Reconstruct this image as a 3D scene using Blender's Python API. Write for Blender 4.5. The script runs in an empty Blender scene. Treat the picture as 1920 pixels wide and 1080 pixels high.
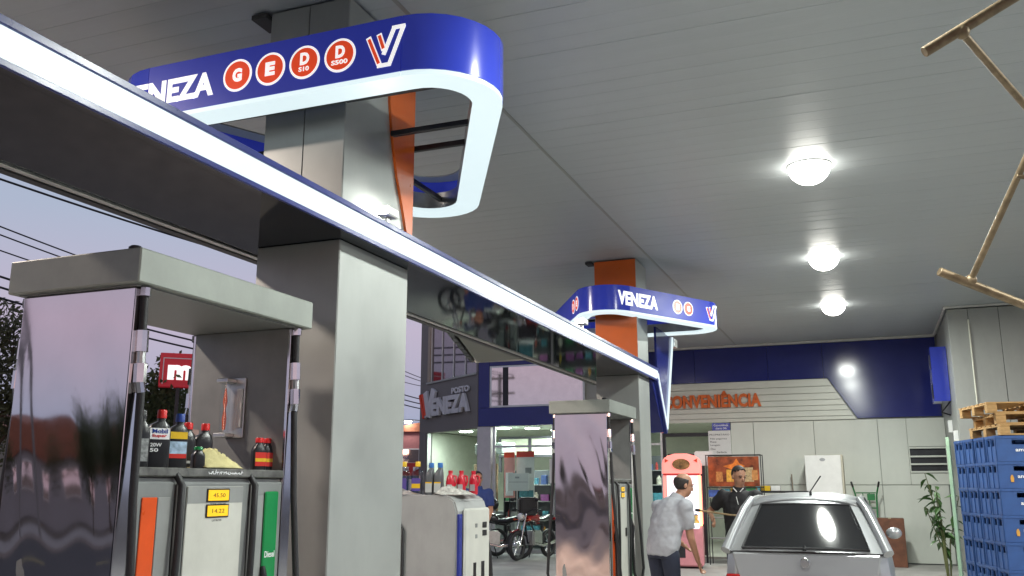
import bpy, bmesh, math, random
from mathutils import Vector, Matrix
R = math.radians
random.seed(7)
SC = bpy.context.scene
COL = SC.collection

# ------------------------------------------------------------------ camera, sky, sun, exposure
cam = bpy.data.cameras.new('camera')
cam.sensor_width = 36.0
cam.lens = 36.0 * 1700 / 1920
cam.clip_start = 0.05
cam.clip_end = 800
camo = bpy.data.objects.new('camera', cam)
camo.location = (0, 0, 1.55)
camo.rotation_euler = (R(90 + 12.279), 0, R(21.348))
COL.objects.link(camo)
SC.camera = camo

W = bpy.data.worlds.new('World'); SC.world = W; W.use_nodes = True
nt = W.node_tree; nt.nodes.clear()
SUN_EL, SUN_AZ = R(1.5), R(152)         # afterglow low behind the camera, azimuth clockwise from +Y
out = nt.nodes.new('ShaderNodeOutputWorld')
sky = nt.nodes.new('ShaderNodeTexSky'); sky.sky_type = 'NISHITA'; sky.sun_disc = False
sky.sun_elevation = SUN_EL; sky.sun_rotation = SUN_AZ
sky.air_density = 1.3; sky.dust_density = 2.0; sky.ozone_density = 2.5
b1 = nt.nodes.new('ShaderNodeBackground'); b1.inputs[1].default_value = 0.05
nt.links.new(sky.outputs[0], b1.inputs[0])
tc = nt.nodes.new('ShaderNodeTexCoord'); sp = nt.nodes.new('ShaderNodeSeparateXYZ')
nt.links.new(tc.outputs['Generated'], sp.inputs[0])
ramp = nt.nodes.new('ShaderNodeValToRGB')
els = ramp.color_ramp.elements
cols = [(0.0, (.31, .34, .46)), (.06, (.285, .34, .50)), (.12, (.37, .345, .48)), (.165, (.43, .36, .485)), (.27, (.345, .375, .485)), (1.0, (.25, .28, .39))]
els[0].position, els[0].color = cols[0][0], cols[0][1] + (1,)
els[1].position, els[1].color = cols[-1][0], cols[-1][1] + (1,)
for p_, c_ in cols[1:-1]:
    e = els.new(p_); e.color = c_ + (1,)
nt.links.new(sp.outputs[2], ramp.inputs[0])
b2 = nt.nodes.new('ShaderNodeBackground'); b2.inputs[1].default_value = 0.62
nt.links.new(ramp.outputs[0], b2.inputs[0])
ad = nt.nodes.new('ShaderNodeAddShader')
nt.links.new(b1.outputs[0], ad.inputs[0]); nt.links.new(b2.outputs[0], ad.inputs[1]); nt.links.new(ad.outputs[0], out.inputs[0])

sl = bpy.data.lights.new('sun', 'SUN'); sl.energy = 0.12; sl.angle = R(12); sl.color = (1, .62, .48)
so = bpy.data.objects.new('sun', sl)
so.rotation_euler = Vector((-math.sin(SUN_AZ) * math.cos(SUN_EL), -math.cos(SUN_AZ) * math.cos(SUN_EL), -math.sin(SUN_EL))).to_track_quat('-Z', 'Y').to_euler()
COL.objects.link(so)

vs = SC.view_settings
SC.display_settings.display_device = 'sRGB'
vs.view_transform = 'Standard'; vs.look = 'None'; vs.gamma = 1; vs.exposure = 0.85; vs.use_curve_mapping = False
cy = SC.cycles
cy.use_denoising = True
cy.max_bounces = 8; cy.diffuse_bounces = 4; cy.glossy_bounces = 5; cy.transmission_bounces = 8; cy.transparent_max_bounces = 12
cy.sample_clamp_indirect = 6.0
cy.caustics_reflective = False; cy.caustics_refractive = False

LAMP = 11.0        # radiance of the lit ceiling lamp globes
LAMPW = 50.0       # downward power of each ceiling lamp
STRIP = 0.51        # radiance of the lit acrylic strips

# ------------------------------------------------------------------ materials
MATS = {}
def M(name, col=(.5, .5, .5), rough=.5, metal=0., var=.10, vscale=6., bump=0., bscale=60., rvar=.1, coat=0., spec=.5, alpha=1., trans=0., ior=1.45, emit=None, estr=0., stretch=None, grime=0., translucent=0.):
    if name in MATS: return MATS[name]
    m = bpy.data.materials.new(name); m.use_nodes = True; MATS[name] = m
    n = m.node_tree; b = n.nodes['Principled BSDF']
    b.inputs['Metallic'].default_value = metal
    b.inputs['Coat Weight'].default_value = coat
    b.inputs['Coat Roughness'].default_value = .06
    b.inputs['Specular IOR Level'].default_value = spec
    b.inputs['IOR'].default_value = ior
    b.inputs['Transmission Weight'].default_value = trans
    b.inputs['Alpha'].default_value = alpha
    tc = n.nodes.new('ShaderNodeTexCoord'); src = tc.outputs['Object']
    if stretch:
        mp = n.nodes.new('ShaderNodeMapping'); mp.inputs['Scale'].default_value = stretch
        n.links.new(src, mp.inputs[0]); src = mp.outputs[0]
    nz = n.nodes.new('ShaderNodeTexNoise'); nz.inputs['Scale'].default_value = vscale; nz.inputs['Detail'].default_value = 6; nz.inputs['Roughness'].default_value = .62
    n.links.new(src, nz.inputs['Vector'])
    mr = n.nodes.new('ShaderNodeMapRange'); mr.inputs[1].default_value = .3; mr.inputs[2].default_value = .7
    mr.inputs[3].default_value = 1 - var; mr.inputs[4].default_value = 1 + var
    n.links.new(nz.outputs['Fac'], mr.inputs[0])
    mx = n.nodes.new('ShaderNodeVectorMath'); mx.operation = 'SCALE'; mx.inputs[0].default_value = col
    n.links.new(mr.outputs[0], mx.inputs['Scale']); base = mx.outputs[0]
    if grime:                                              # dust streaks and smudges running down the sheet
        g1 = n.nodes.new('ShaderNodeMapping'); g1.inputs['Scale'].default_value = (2.2, 2.2, .7); n.links.new(tc.outputs['Object'], g1.inputs[0])
        g2 = n.nodes.new('ShaderNodeTexNoise'); g2.inputs['Scale'].default_value = 1.1; g2.inputs['Detail'].default_value = 9; g2.inputs['Roughness'].default_value = .7; n.links.new(g1.outputs[0], g2.inputs['Vector'])
        g3 = n.nodes.new('ShaderNodeMapRange'); g3.inputs[1].default_value = .48; g3.inputs[2].default_value = .75; g3.inputs[3].default_value = 1; g3.inputs[4].default_value = 1 - grime; n.links.new(g2.outputs['Fac'], g3.inputs[0])
        g4 = n.nodes.new('ShaderNodeVectorMath'); g4.operation = 'SCALE'; n.links.new(base, g4.inputs[0]); n.links.new(g3.outputs[0], g4.inputs['Scale']); base = g4.outputs[0]
    n.links.new(base, b.inputs['Base Color'])
    if translucent:
        tr = n.nodes.new('ShaderNodeBsdfTranslucent'); n.links.new(base, tr.inputs[0]); ms = n.nodes.new('ShaderNodeMixShader'); ms.inputs[0].default_value = translucent
        n.links.new(b.outputs[0], ms.inputs[1]); n.links.new(tr.outputs[0], ms.inputs[2]); n.links.new(ms.outputs[0], n.nodes['Material Output'].inputs[0])
    m2 = n.nodes.new('ShaderNodeMapRange'); m2.inputs[1].default_value = .3; m2.inputs[2].default_value = .7
    m2.inputs[3].default_value = max(0.01, rough * (1 - rvar)); m2.inputs[4].default_value = min(1, rough * (1 + rvar))
    n.links.new(nz.outputs['Fac'], m2.inputs[0]); n.links.new(m2.outputs[0], b.inputs['Roughness'])
    if bump:
        n2 = n.nodes.new('ShaderNodeTexNoise'); n2.inputs['Scale'].default_value = bscale; n2.inputs['Detail'].default_value = 4
        n.links.new(src, n2.inputs['Vector'])
        bp = n.nodes.new('ShaderNodeBump'); bp.inputs['Strength'].default_value = min(1, bump); bp.inputs['Distance'].default_value = .01
        n.links.new(n2.outputs['Fac'], bp.inputs['Height']); n.links.new(bp.outputs[0], b.inputs['Normal'])
    if emit:
        b.inputs['Emission Color'].default_value = tuple(emit) + (1,); b.inputs['Emission Strength'].default_value = estr
    return m

def Mglass(name, tint=(.9, .95, .93), refl=.12, rough=.01):
    """thin pane: mostly clear, Fresnel gloss on top"""
    if name in MATS: return MATS[name]
    m = bpy.data.materials.new(name); m.use_nodes = True; MATS[name] = m
    n = m.node_tree; n.nodes.clear()
    o = n.nodes.new('ShaderNodeOutputMaterial'); t = n.nodes.new('ShaderNodeBsdfTransparent'); t.inputs[0].default_value = tint + (1,)
    g = n.nodes.new('ShaderNodeBsdfGlossy'); g.inputs['Roughness'].default_value = rough
    nz = n.nodes.new('ShaderNodeTexNoise'); nz.inputs['Scale'].default_value = 1.3
    bp = n.nodes.new('ShaderNodeBump'); bp.inputs['Strength'].default_value = .08; bp.inputs['Distance'].default_value = .02
    n.links.new(nz.outputs[0], bp.inputs['Height']); n.links.new(bp.outputs[0], g.inputs['Normal'])
    lw = n.nodes.new('ShaderNodeLayerWeight'); lw.inputs[0].default_value = .18
    mr = n.nodes.new('ShaderNodeMapRange'); mr.inputs[3].default_value = refl; mr.inputs[4].default_value = 1
    n.links.new(lw.outputs['Fresnel'], mr.inputs[0])
    ge = n.nodes.new('ShaderNodeNewGeometry'); sb = n.nodes.new('ShaderNodeMath'); sb.operation = 'SUBTRACT'; sb.inputs[0].default_value = 1; n.links.new(ge.outputs['Backfacing'], sb.inputs[1])
    mu = n.nodes.new('ShaderNodeMath'); mu.operation = 'MULTIPLY'; n.links.new(mr.outputs[0], mu.inputs[0]); n.links.new(sb.outputs[0], mu.inputs[1])   # no second reflection on the way out
    mx = n.nodes.new('ShaderNodeMixShader'); n.links.new(mu.outputs[0], mx.inputs[0]); n.links.new(t.outputs[0], mx.inputs[1]); n.links.new(g.outputs[0], mx.inputs[2])
    n.links.new(mx.outputs[0], o.inputs[0])
    return m

SILVER = M('silver_cladding', (.36, .375, .36), .38, .35, var=.06, vscale=2.0, rvar=.25, grime=.09)
GREYP = M('grey_panel', (.33, .34, .32), .42, .2, var=.06, vscale=1.6, grime=.10)
WHITEP = M('pale_wall_panel', (.65, .67, .61), .45, 0, var=.05, vscale=1.2, grime=.07)
BLUE = M('blue_cladding', (.020, .026, .16), .13, 0, var=.08, vscale=2, coat=.0, spec=.5)
BLUEV = M('blue_vinyl', (.022, .038, .34), .2, 0, var=.05, vscale=3, coat=.5)
BLUEL = M('blue_face_glow', (.022, .038, .34), .42, 0, var=.05, vscale=3, coat=.0, spec=.35, emit=(.03, .045, .42), estr=.17)  # emission added to the ring sign vinyls so their unlit faces read bright
BLUEC = M('blue_curve_glow', (.022, .038, .34), .2, 0, var=.05, vscale=3, coat=.4, emit=(.03, .045, .42), estr=.17)
WHITEL = M('white_face_glow', (.8, .81, .82), .35, 0, var=.03, emit=(1, 1, 1), estr=.38)  # white and red print glow by added emission too, no lamp behind
REDL = M('red_face_glow', (.72, .055, .018), .35, 0, var=.04, emit=(1, .09, .02), estr=.22)
DARKBLUE = M('blue_trim', (.016, .026, .17), .3, 0, var=.1)
ORANGE = M('orange_cladding', (.62, .115, .012), .3, 0, var=.08, vscale=3, coat=.3)
SOFFIT = M('black_gloss_soffit', (.004, .005, .009), .045, 0, var=.15, vscale=3, spec=.22, ior=1.45)
PVC = M('pvc_plank', (.435, .465, .48), .43, 0, var=.07, vscale=.8, bump=.10, bscale=14, stretch=(.25, 3, 1), spec=.45, grime=.05)
PVCG = M('roof_deck_grey', (.45, .45, .45), .8)
LIT = M('lit_white_acrylic', (.16, .17, .17), .4, 0, var=.03, emit=(.80, .96, 1.0), estr=STRIP)
LAMPM = M('lit_lamp_diffuser', (.9, .9, .85), .4, emit=(1, .985, .90), estr=LAMP)
LAMPS = M('lit_shop_disc', (.9, .9, .85), .4, emit=(.92, 1, .95), estr=20)
DARK = M('dark_metal', (.035, .035, .04), .4, .5, var=.2)
RUBBER = M('black_rubber', (.02, .02, .022), .5, 0, var=.25, bump=.2, bscale=90)
CHROME = M('chrome', (.72, .70, .70), .12, 1, var=.06, vscale=12)
STEEL = M('polished_steel_sheet', (.78, .71, .70), .045, 1, var=.05, vscale=2.5, rvar=.5)
ALU = M('aluminium', (.55, .56, .55), .35, .9, var=.1, vscale=15)
WHITE = M('white_paint', (.74, .74, .72), .4, 0, var=.05)
WHITEV = M('white_vinyl', (.80, .81, .82), .35, 0, var=.03)
REDV = M('red_vinyl', (.72, .055, .018), .35, 0, var=.04)
BLACKP = M('black_plastic', (.016, .016, .018), .3, 0, var=.2, vscale=20)
REDP = M('red_plastic', (.62, .02, .02), .35, 0, var=.1)
CONC = M('concrete', (.38, .37, .35), .8, 0, var=.22, vscale=1.5, bump=.3, bscale=30)
ASPH = M('asphalt', (.05, .05, .052), .85, 0, var=.25, vscale=2, bump=.5, bscale=70)
BRASS = M('weathered_pipe', (.21, .155, .095), .48, .55, var=.35, vscale=14, bump=.2, bscale=40)
GLASS = Mglass('shop_glass', refl=.015)
WINGLASS = M('reflective_window_glass', (.86, .73, .69), .03, .95, var=.05)  # pink tint put into the glass colour for the reflected dusk sky
CARGLASS = M('dark_car_glass', (.012, .012, .014), .05, 0, var=.1, spec=.8, ior=1.6)

# ------------------------------------------------------------------ geometry helpers
class G:
    def __init__(s): s.v = []; s.f = []
    def add(s, vs, fs):
        b = len(s.v); s.v += [tuple(v) for v in vs]; s.f += [tuple(i + b for i in f) for f in fs]; return s
    def box(s, x0, x1, y0, y1, z0, z1):
        return s.add([(x0, y0, z0), (x1, y0, z0), (x1, y1, z0), (x0, y1, z0), (x0, y0, z1), (x1, y0, z1), (x1, y1, z1), (x0, y1, z1)],
                     [(0, 3, 2, 1), (4, 5, 6, 7), (0, 1, 5, 4), (1, 2, 6, 5), (2, 3, 7, 6), (3, 0, 4, 7)])
    def obox(s, c, hx, hy, hz, mat3):
        vs = []
        for z in (-1, 1):
            for x, y in ((-1, -1), (1, -1), (1, 1), (-1, 1)):
                vs.append(Vector(c) + mat3 @ Vector((x * hx, y * hy, z * hz)))
        return s.add(vs, [(0, 3, 2, 1), (4, 5, 6, 7), (0, 1, 5, 4), (1, 2, 6, 5), (2, 3, 7, 6), (3, 0, 4, 7)])
    def cyl(s, p0, p1, r0, r1=None, n=12):
        return s.tube([p0, p1], [r0, r0 if r1 is None else r1], n)
    def tube(s, pts, r, n=10, ell=1.0, ref=None):
        pts = [Vector(p) for p in pts]; k = len(pts)
        if not isinstance(r, (list, tuple)): r = [r] * k
        vs = []; fs = []; prev = None
        for i, p in enumerate(pts):
            d = (pts[min(i + 1, k - 1)] - pts[max(i - 1, 0)]).normalized()
            if ref is not None: u = Vector(ref) - d * d.dot(Vector(ref))
            elif prev is None: u = d.orthogonal()
            else: u = prev - d * d.dot(prev)
            u.normalize(); prev = u; w = d.cross(u)
            ra, rb = r[i] if isinstance(r[i], (tuple, list)) else (r[i], r[i] * ell)
            for j in range(n):
                a = 2 * math.pi * j / n
                vs.append(p + u * (ra * math.cos(a)) + w * (rb * math.sin(a)))
        for i in range(k - 1):
            for j in range(n):
                fs.append((i * n + j, i * n + (j + 1) % n, (i + 1) * n + (j + 1) % n, (i + 1) * n + j))
        fs.append(tuple(range(n - 1, -1, -1))); fs.append(tuple((k - 1) * n + j for j in range(n)))
        return s.add(vs, fs)
    def lathe(s, prof, c=(0, 0, 0), n=16, sx=1., sy=1.):
        vs = []; fs = []; k = len(prof)
        for r, z in prof:
            for j in range(n):
                a = 2 * math.pi * j / n
                vs.append((c[0] + r * sx * math.cos(a), c[1] + r * sy * math.sin(a), c[2] + z))
        for i in range(k - 1):
            for j in range(n):
                fs.append((i * n + j, i * n + (j + 1) % n, (i + 1) * n + (j + 1) % n, (i + 1) * n + j))
        fs.append(tuple(range(n - 1, -1, -1))); fs.append(tuple((k - 1) * n + j for j in range(n)))
        return s.add(vs, fs)
    def ball(s, c, rx, ry=None, rz=None, n=14, m=9):
        ry = rx if ry is None else ry; rz = rx if rz is None else rz
        prof = [(max(1e-4, math.sin(math.pi * i / m)), -math.cos(math.pi * i / m)) for i in range(m + 1)]
        b = len(s.v); s.lathe([(r, z * rz) for r, z in prof], c, n, rx, ry); return s
    def prism(s, poly, fn, t0, t1):
        """poly 2-D counter-clockwise; fn(u, v, t) -> xyz"""
        n = len(poly)
        vs = [fn(u, v, t0) for u, v in poly] + [fn(u, v, t1) for u, v in poly]
        fs = [tuple(range(n - 1, -1, -1)), tuple(range(n, 2 * n))] + [(i, (i + 1) % n, (i + 1) % n + n, i + n) for i in range(n)]
        return s.add(vs, fs)
    def grid(s, fn, nu, nv):
        vs = [fn(i / nu, j / nv) for j in range(nv + 1) for i in range(nu + 1)]
        fs = [(j * (nu + 1) + i, j * (nu + 1) + i + 1, (j + 1) * (nu + 1) + i + 1, (j + 1) * (nu + 1) + i) for j in range(nv) for i in range(nu)]
        return s.add(vs, fs)
    def mesh(s, name, bevel=0., smooth=None, seg=1):
        me = bpy.data.meshes.new(name); me.from_pydata(s.v, [], s.f); me.update()
        bm = bmesh.new(); bm.from_mesh(me)
        bmesh.ops.recalc_face_normals(bm, faces=bm.faces)
        if bevel:
            bmesh.ops.bevel(bm, geom=[e for e in bm.edges if len(e.link_faces) == 2 and e.calc_face_angle(0) > .5], offset=bevel, segments=seg, affect='EDGES', clamp_overlap=True)
        bm.to_mesh(me); bm.free()
        if smooth is not None:
            me.shade_smooth(); me.set_sharp_from_angle(angle=R(smooth))
        return me
    def build(s, name, mat, parent=None, bevel=0., smooth=None, seg=1):
        return link(name, s.mesh(name, bevel, smooth, seg), mat, parent)

def link(name, me, mat, parent=None):
    o = bpy.data.objects.new(name, me)
    if mat is not None and not me.materials: me.materials.append(mat)
    COL.objects.link(o); o.parent = parent
    return o
def tag(o, label=None, cat=None, group=None, kind=None):
    if label: o['label'] = label
    if cat: o['category'] = cat
    if group: o['group'] = group
    if kind: o['kind'] = kind
    return o
def thing(name, label, cat, loc=(0, 0, 0), rz=0., group=None, kind=None):
    o = bpy.data.objects.new(name, None); o.empty_display_size = .1
    o.location = loc; o.rotation_euler = (0, 0, rz); COL.objects.link(o)
    return tag(o, label, cat, group, kind)
def copy_tree(o, parent=None):
    c = o.copy(); COL.objects.link(c)
    if parent: c.parent = parent
    for ch in list(o.children): copy_tree(ch, c)
    return c
def box(name, mat, parent, x0, x1, y0, y1, z0, z1, bevel=.003): return G().box(x0, x1, y0, y1, z0, z1).build(name, mat, parent, bevel)

def frame(o, u, n=None, v=(0, 0, 1)):
    """plane frame: fn(a, b, t) = o + u a + v b + n t"""
    o = Vector(o); u = Vector(u).normalized(); v = Vector(v).normalized(); n = Vector(n).normalized() if n else u.cross(v)
    return lambda a, b, t=0.: tuple(o + u * a + v * b + n * t)

_tc = {}
def text_geo(body, bold=.0, space=1.0, ext=.5):
    k = (body, bold, space)
    if k not in _tc:
        cu = bpy.data.curves.new('t', 'FONT'); cu.body = body; cu.size = 1; cu.offset = bold; cu.space_character = space; cu.extrude = ext; cu.resolution_u = 3
        ob = bpy.data.objects.new('t', cu); COL.objects.link(ob)
        dg = bpy.context.evaluated_depsgraph_get(); dg.update()
        me = bpy.data.meshes.new_from_object(ob.evaluated_get(dg))
        vs = [tuple(v.co) for v in me.vertices]; fs = [tuple(p.vertices) for p in me.polygons]
        bpy.data.objects.remove(ob); bpy.data.curves.remove(cu); bpy.data.meshes.remove(me)
        x0 = min(v[0] for v in vs); x1 = max(v[0] for v in vs); y0 = min(v[1] for v in vs); y1 = max(v[1] for v in vs)
        vs = [((v[0] - x0) / (x1 - x0), (v[1] - y0) / (y1 - y0), 1. if v[2] > 0 else 0.) for v in vs]
        _tc[k] = (vs, fs)
    return _tc[k]
def text(name, body, mat, parent, fn, u0, u1, v0, v1, t0=.001, t1=.004, bold=.03, space=1.0, skew=0.):
    vs, fs = text_geo(body, bold, space)
    g = G(); g.add([fn(u0 + (u1 - u0) * x + skew * y, v0 + (v1 - v0) * y, t0 + (t1 - t0) * z) for x, y, z in vs], fs)
    return g.build(name, mat, parent)
def stroke(g, fn, a, b, w, t0, t1):
    a = Vector(a); b = Vector(b); d = (b - a).normalized(); p = Vector((-d.y, d.x)) * w / 2
    g.prism([tuple(a - p), tuple(b - p), tuple(b + p), tuple(a + p)], fn, t0, t1)
def disc_geo(fn, c, r, t0, t1, n=32, ell=1.):
    return G().prism([(c[0] + r * math.cos(2 * math.pi * i / n), c[1] + ell * r * math.sin(2 * math.pi * i / n)) for i in range(n)], fn, t0, t1)
def v_logo(parent, fn, u0, u1, v0, v1, white=None, red=None):
    L = lambda x, y: (u0 + (u1 - u0) * x, v0 + (v1 - v0) * y)
    s = (u1 - u0)
    g = G()
    for i, (a, b, w) in enumerate([((.06, .82), (.36, .06), .13), ((.33, .86), (.47, .42), .13), ((.95, .97), (.60, .0), .10), ((.72, .97), (.46, .30), .10), ((.66, .955), (.99, .955), .09), ((.31, .03), (.64, .03), .09)]):
        stroke(g, fn, L(*a), L(*b), w * s, .001, .004 + .0004 * i)
    o = g.build('emblem', white or WHITEV, parent)
    g = G()
    for i, (a, b) in enumerate([((.085, .76), (.35, .09)), ((.345, .81), (.46, .46))]):
        stroke(g, fn, L(*a), L(*b), .075 * s, .004, .0085 + .0004 * i)
    g.build('emblem_stripe', red or REDV, o)
    return o

# ------------------------------------------------------------------ ground, street
def sheet(name, mat, x0, x1, y0, y1, z, th=.0):
    g = G().add([(x0, y0, z), (x1, y0, z), (x1, y1, z), (x0, y1, z)], [(0, 1, 2, 3)])
    return tag(g.build(name, mat), kind='structure')
sheet('ground', M('earth_ground', (.13, .11, .085), .9, var=.3, vscale=.3), -400, 400, -400, 400, -.16)
tag(G().box(-8.6, 9, -7, 20.6, -.15, 0).build('forecourt', CONC), kind='structure')
sheet('road', ASPH, -21.0, -12.0, -120, 160, -.14)
tag(G().box(-12.0, -8.65, -60, 90, -.15, -.01).build('pavement', M('paving', (.3, .28, .26), .85, var=.2, vscale=3)), kind='structure')
tag(G().box(-25, -21.0, -120, 160, -.15, -.01).build('pavement', MATS['paving']), kind='structure')
g = G()
for i in range(-12, 16): g.box(-16.55, -16.43, i * 8, i * 8 + 4, -.136, -.132)
tag(g.build('road_marking', M('road_paint', (.7, .6, .2), .7, var=.2)), kind='structure')
IX = -3.18
isl = thing('pump_island', 'long raised concrete pump island under the columns', 'kerb', (IX, 0, 0))
G().box(-.62, .62, 1.2, 14.2, 0, .15).build('kerb', CONC, isl, .02, seg=2)
ck = M('yellow_kerb_paint', (.55, .38, .04), .6, var=.25)
for k in range(13): box('kerb_stripe', ck, isl, .621, .626, 1.3 + k, 1.8 + k, .02, .13, 0)

# ------------------------------------------------------------------ canopy
ZC = 4.62
can = thing('forecourt_canopy', 'flat canopy ceiling of pale planks over the forecourt', 'canopy', (0, 0, 0))
G().box(-6.62, 6.0, -6.0, 20.58, ZC + .016, ZC + .40).build('roof_deck', PVCG, can)
pl = {}
for nm, x0, x1 in (('l', -6.6, -2.655), ('r', -2.645, 5.98)):
    pl[nm] = G().box(x0, x1, .0008, .1992, 0, .012).mesh('plank', .0012); pl[nm].materials.append(PVC)
N = 132
for i in range(N):
    y = 20.56 - .2 * (i + 1)
    for nm in 'lr':
        o = bpy.data.objects.new('plank', pl[nm]); COL.objects.link(o); o.parent = can; o.location = (0, y, ZC + random.uniform(-.0012, .0012))
        o.rotation_euler = (random.uniform(-.002, .002), 0, 0)
box('seam_strip', GREYP, can, -2.665, -2.635, -5.8, 20.56, ZC - .006, ZC - .0015, 0)
box('cornice', M('cornice_white', (.55, .55, .52), .4), can, -8.9, 1.40, 20.50, 20.56, ZC - .05, ZC - .003)
box('cornice', MATS['cornice_white'], can, 1.365, 1.40, 17.36, 20.49, ZC - .05, ZC - .003)
box('cornice', MATS['cornice_white'], can, 1.36, 5.9, 17.31, 17.35, ZC - .04, ZC - .003)
box('edge_fascia', BLUE, can, -6.70, -6.63, -6.0, 20.5, ZC - .10, ZC + .5)
box('edge_fascia', BLUE, can, 6.01, 6.08, -6.0, 20.5, ZC - .10, ZC + .5)

# ------------------------------------------------------------------ lit beam along the pumps
X1, X2, ZB, ZT = -2.76, -3.64, 3.0, 3.17
beam = thing('illuminated_beam', 'long blue beam sign with white lit strip and glossy black underside', 'sign', (IX, 0, 0))
beam.location = (0, 0, 0)
Y0, Y1 = -.6, 12.8
G().box(X2, X1 - .02, Y0, Y1, ZB + .004, ZT - .01).build('core', DARK, beam)
G().add([(X2 + .03, Y0, ZB), (X1 - .012, Y0, ZB), (X1 - .012, Y1 + .2, ZB), (X2 + .03, Y1 + .2, ZB)], [(0, 3, 2, 1)]).build('soffit', SOFFIT, beam)
for k in range(5):
    a = Y0 + k * 2.68; b = a + 2.674
    box('light_strip', LIT, beam, X1 - .02, X1, a, b, ZB + .028, ZT - .022, 0)
box('edge_trim', DARKBLUE, beam, X1 - .012, X1 + .006, Y0, Y1, ZB - .002, ZB + .026)
box('edge_trim', DARKBLUE, beam, X1 - .03, X1 + .010, Y0, Y1, ZT - .020, ZT + .014)
box('cover', DARK, beam, X2 - .02, X1 - .031, Y0, Y1, ZT - .004, ZT + .01)
box('outer_lip', ALU, beam, X2 - .012, X2 + .028, Y0, Y1, ZB - .012, ZB + .02)
box('outer_fascia', DARK, beam, X2 - .07, X2 - .014, Y0, Y1, ZB - .02, ZT + .03)
# triangular wing flaring from the outer edge
tri = [(X2 + .026, 7.70), (X2 + .026, 9.86), (-4.33, 9.92)]
g = G(); g.prism(tri, lambda u, v, t: (u, v, t), ZB - .004, ZB + .10); g.build('wing', M('wing_grey', (.17, .18, .16), .5, .2), beam)
g = G()
n_r = 9
for k in range(n_r):
    f0 = k / n_r; f1 = (k + .86) / n_r
    a = Vector((X2 + .01, 7.66, 0)).lerp(Vector((-4.36, 9.93, 0)), f0); b = Vector((X2 + .01, 7.66, 0)).lerp(Vector((-4.36, 9.93, 0)), f1)
    d = (b - a).normalized(); p = Vector((-d.y, d.x, 0)) * .05
    g = G(); g.prism([(a.x, a.y), (b.x, b.y), (b.x + p.x, b.y + p.y), (a.x + p.x, a.y + p.y)], lambda u, v, t: (u, v, t), ZB - .012, ZB + .14)
    g.build('wing_edge', DARK, beam)
box('wing_end_trim', GREYP, beam, -4.36, X2 + .02, 9.93, 9.96, ZB - .01, ZB + .13)
# V-shaped end fin in the beam's side plane
fx = lambda u, v, t: (X1 + t, u, v)
VP, VA, VB, VC = (13.31, 2.36), (12.72, 3.0), (12.80, 3.17), (13.97, 3.80)
g = G(); g.prism([(12.74, 2.99), (13.315, 2.36), (13.93, 3.80), (12.83, 3.80), (12.83, 3.19)], fx, -.05, -.018); g.build('fin', BLUE, beam)
g = G(); stroke(g, fx, (12.79, 3.10), (13.315, 2.38), .075, -.016, .004); g.build('fin_light', LIT, beam)
g = G(); stroke(g, fx, (13.325, 2.36), (13.965, 3.80), .055, -.0155, .005); g.build('fin_light', LIT, beam)
g = G(); stroke(g, fx, (12.71, 3.03), (13.27, 2.30), .05, -.045, .008); g.build('fin_trim', DARKBLUE, beam)
g = G(); g.prism([(12.55, 2.998), (12.70, 2.998), (13.29, 2.30), (13.20, 2.30)], fx, -.60, -.04); g.build('fin_return', BLUE, beam)
box('fin_cap', ALU, beam, X1 - .09, X1 + .03, 13.95, 14.16, 3.66, 3.79)

# ------------------------------------------------------------------ columns
def column(x0, x1, y0, y1, label, orange):
    cx, cyy = (x0 + x1) / 2, (y0 + y1) / 2
    c = thing('column', label, 'column', (cx, cyy, 0), 0, 'clad columns on the pump island')
    hx, hy = (x1 - x0) / 2, (y1 - y0) / 2
    G().box(-hx + .012, hx - .012, -hy + .012, hy - .012, .0, ZC - .02).build('core', DARK, c)
    for z0, z1 in ((.16, ZB - .003), (ZT + .02, ZC - .02)):
        up = z0 > 3.1
        halves = ((-hx + .004, -.003), (.003, hx - .004)) if (up and orange == 'x') else ((-hx + .004, hx - .004),)
        for a, b in halves:
            box('panel', ORANGE if (up and orange == 'y') else SILVER, c, a, b, -hy, -hy + .012, z0, z1, .002)
        box('panel', SILVER, c, -hx + .004, hx - .004, hy - .012, hy, z0, z1, .002)
        box('panel', SILVER, c, hx - .012, hx, -hy + .004, hy - .004, z0, z1, .002)
        box('panel', SILVER, c, -hx, -hx + .012, -hy + .004, hy - .004, z0, z1, .002)
    if orange == 'x':
        # tapering orange cladding on the side that faces the bays
        fy = lambda u, v, t: (hx + t, u, v)
        L = [(hy - .36, ZC - .03), (hy - .35, 4.1), (hy - .30, 3.85), (hy - .22, 3.6), (hy - .13, 3.4), (hy - .05, ZT + .03)]
        g = G(); g.prism(L + [(hy + .012, ZT + .03), (hy + .012, ZC - .03)], fy, .001, .02); g.build('accent_panel', ORANGE, c)
    box('base_plate', DARK, c, -hx - .02, hx + .02, -hy - .02, hy + .02, .15, .20)
    return c
C1 = column(-3.48, -2.88, 4.53, 5.40, 'thick silver clad column right behind the nearest pump', 'x')
C2 = column(-3.42, -2.83, 11.90, 12.52, 'silver clad column with orange upper half, at the far end of the island', 'y')
hatch = M('ceiling_hatch_dark', (.05, .05, .05), .7)
box('hatch_flap', hatch, can, -3.62, -3.50, 4.50, 4.70, ZC - .05, ZC - .016)
box('hatch_flap', hatch, can, -3.54, -3.44, 11.86, 12.02, ZC - .05, ZC - .016)

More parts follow.
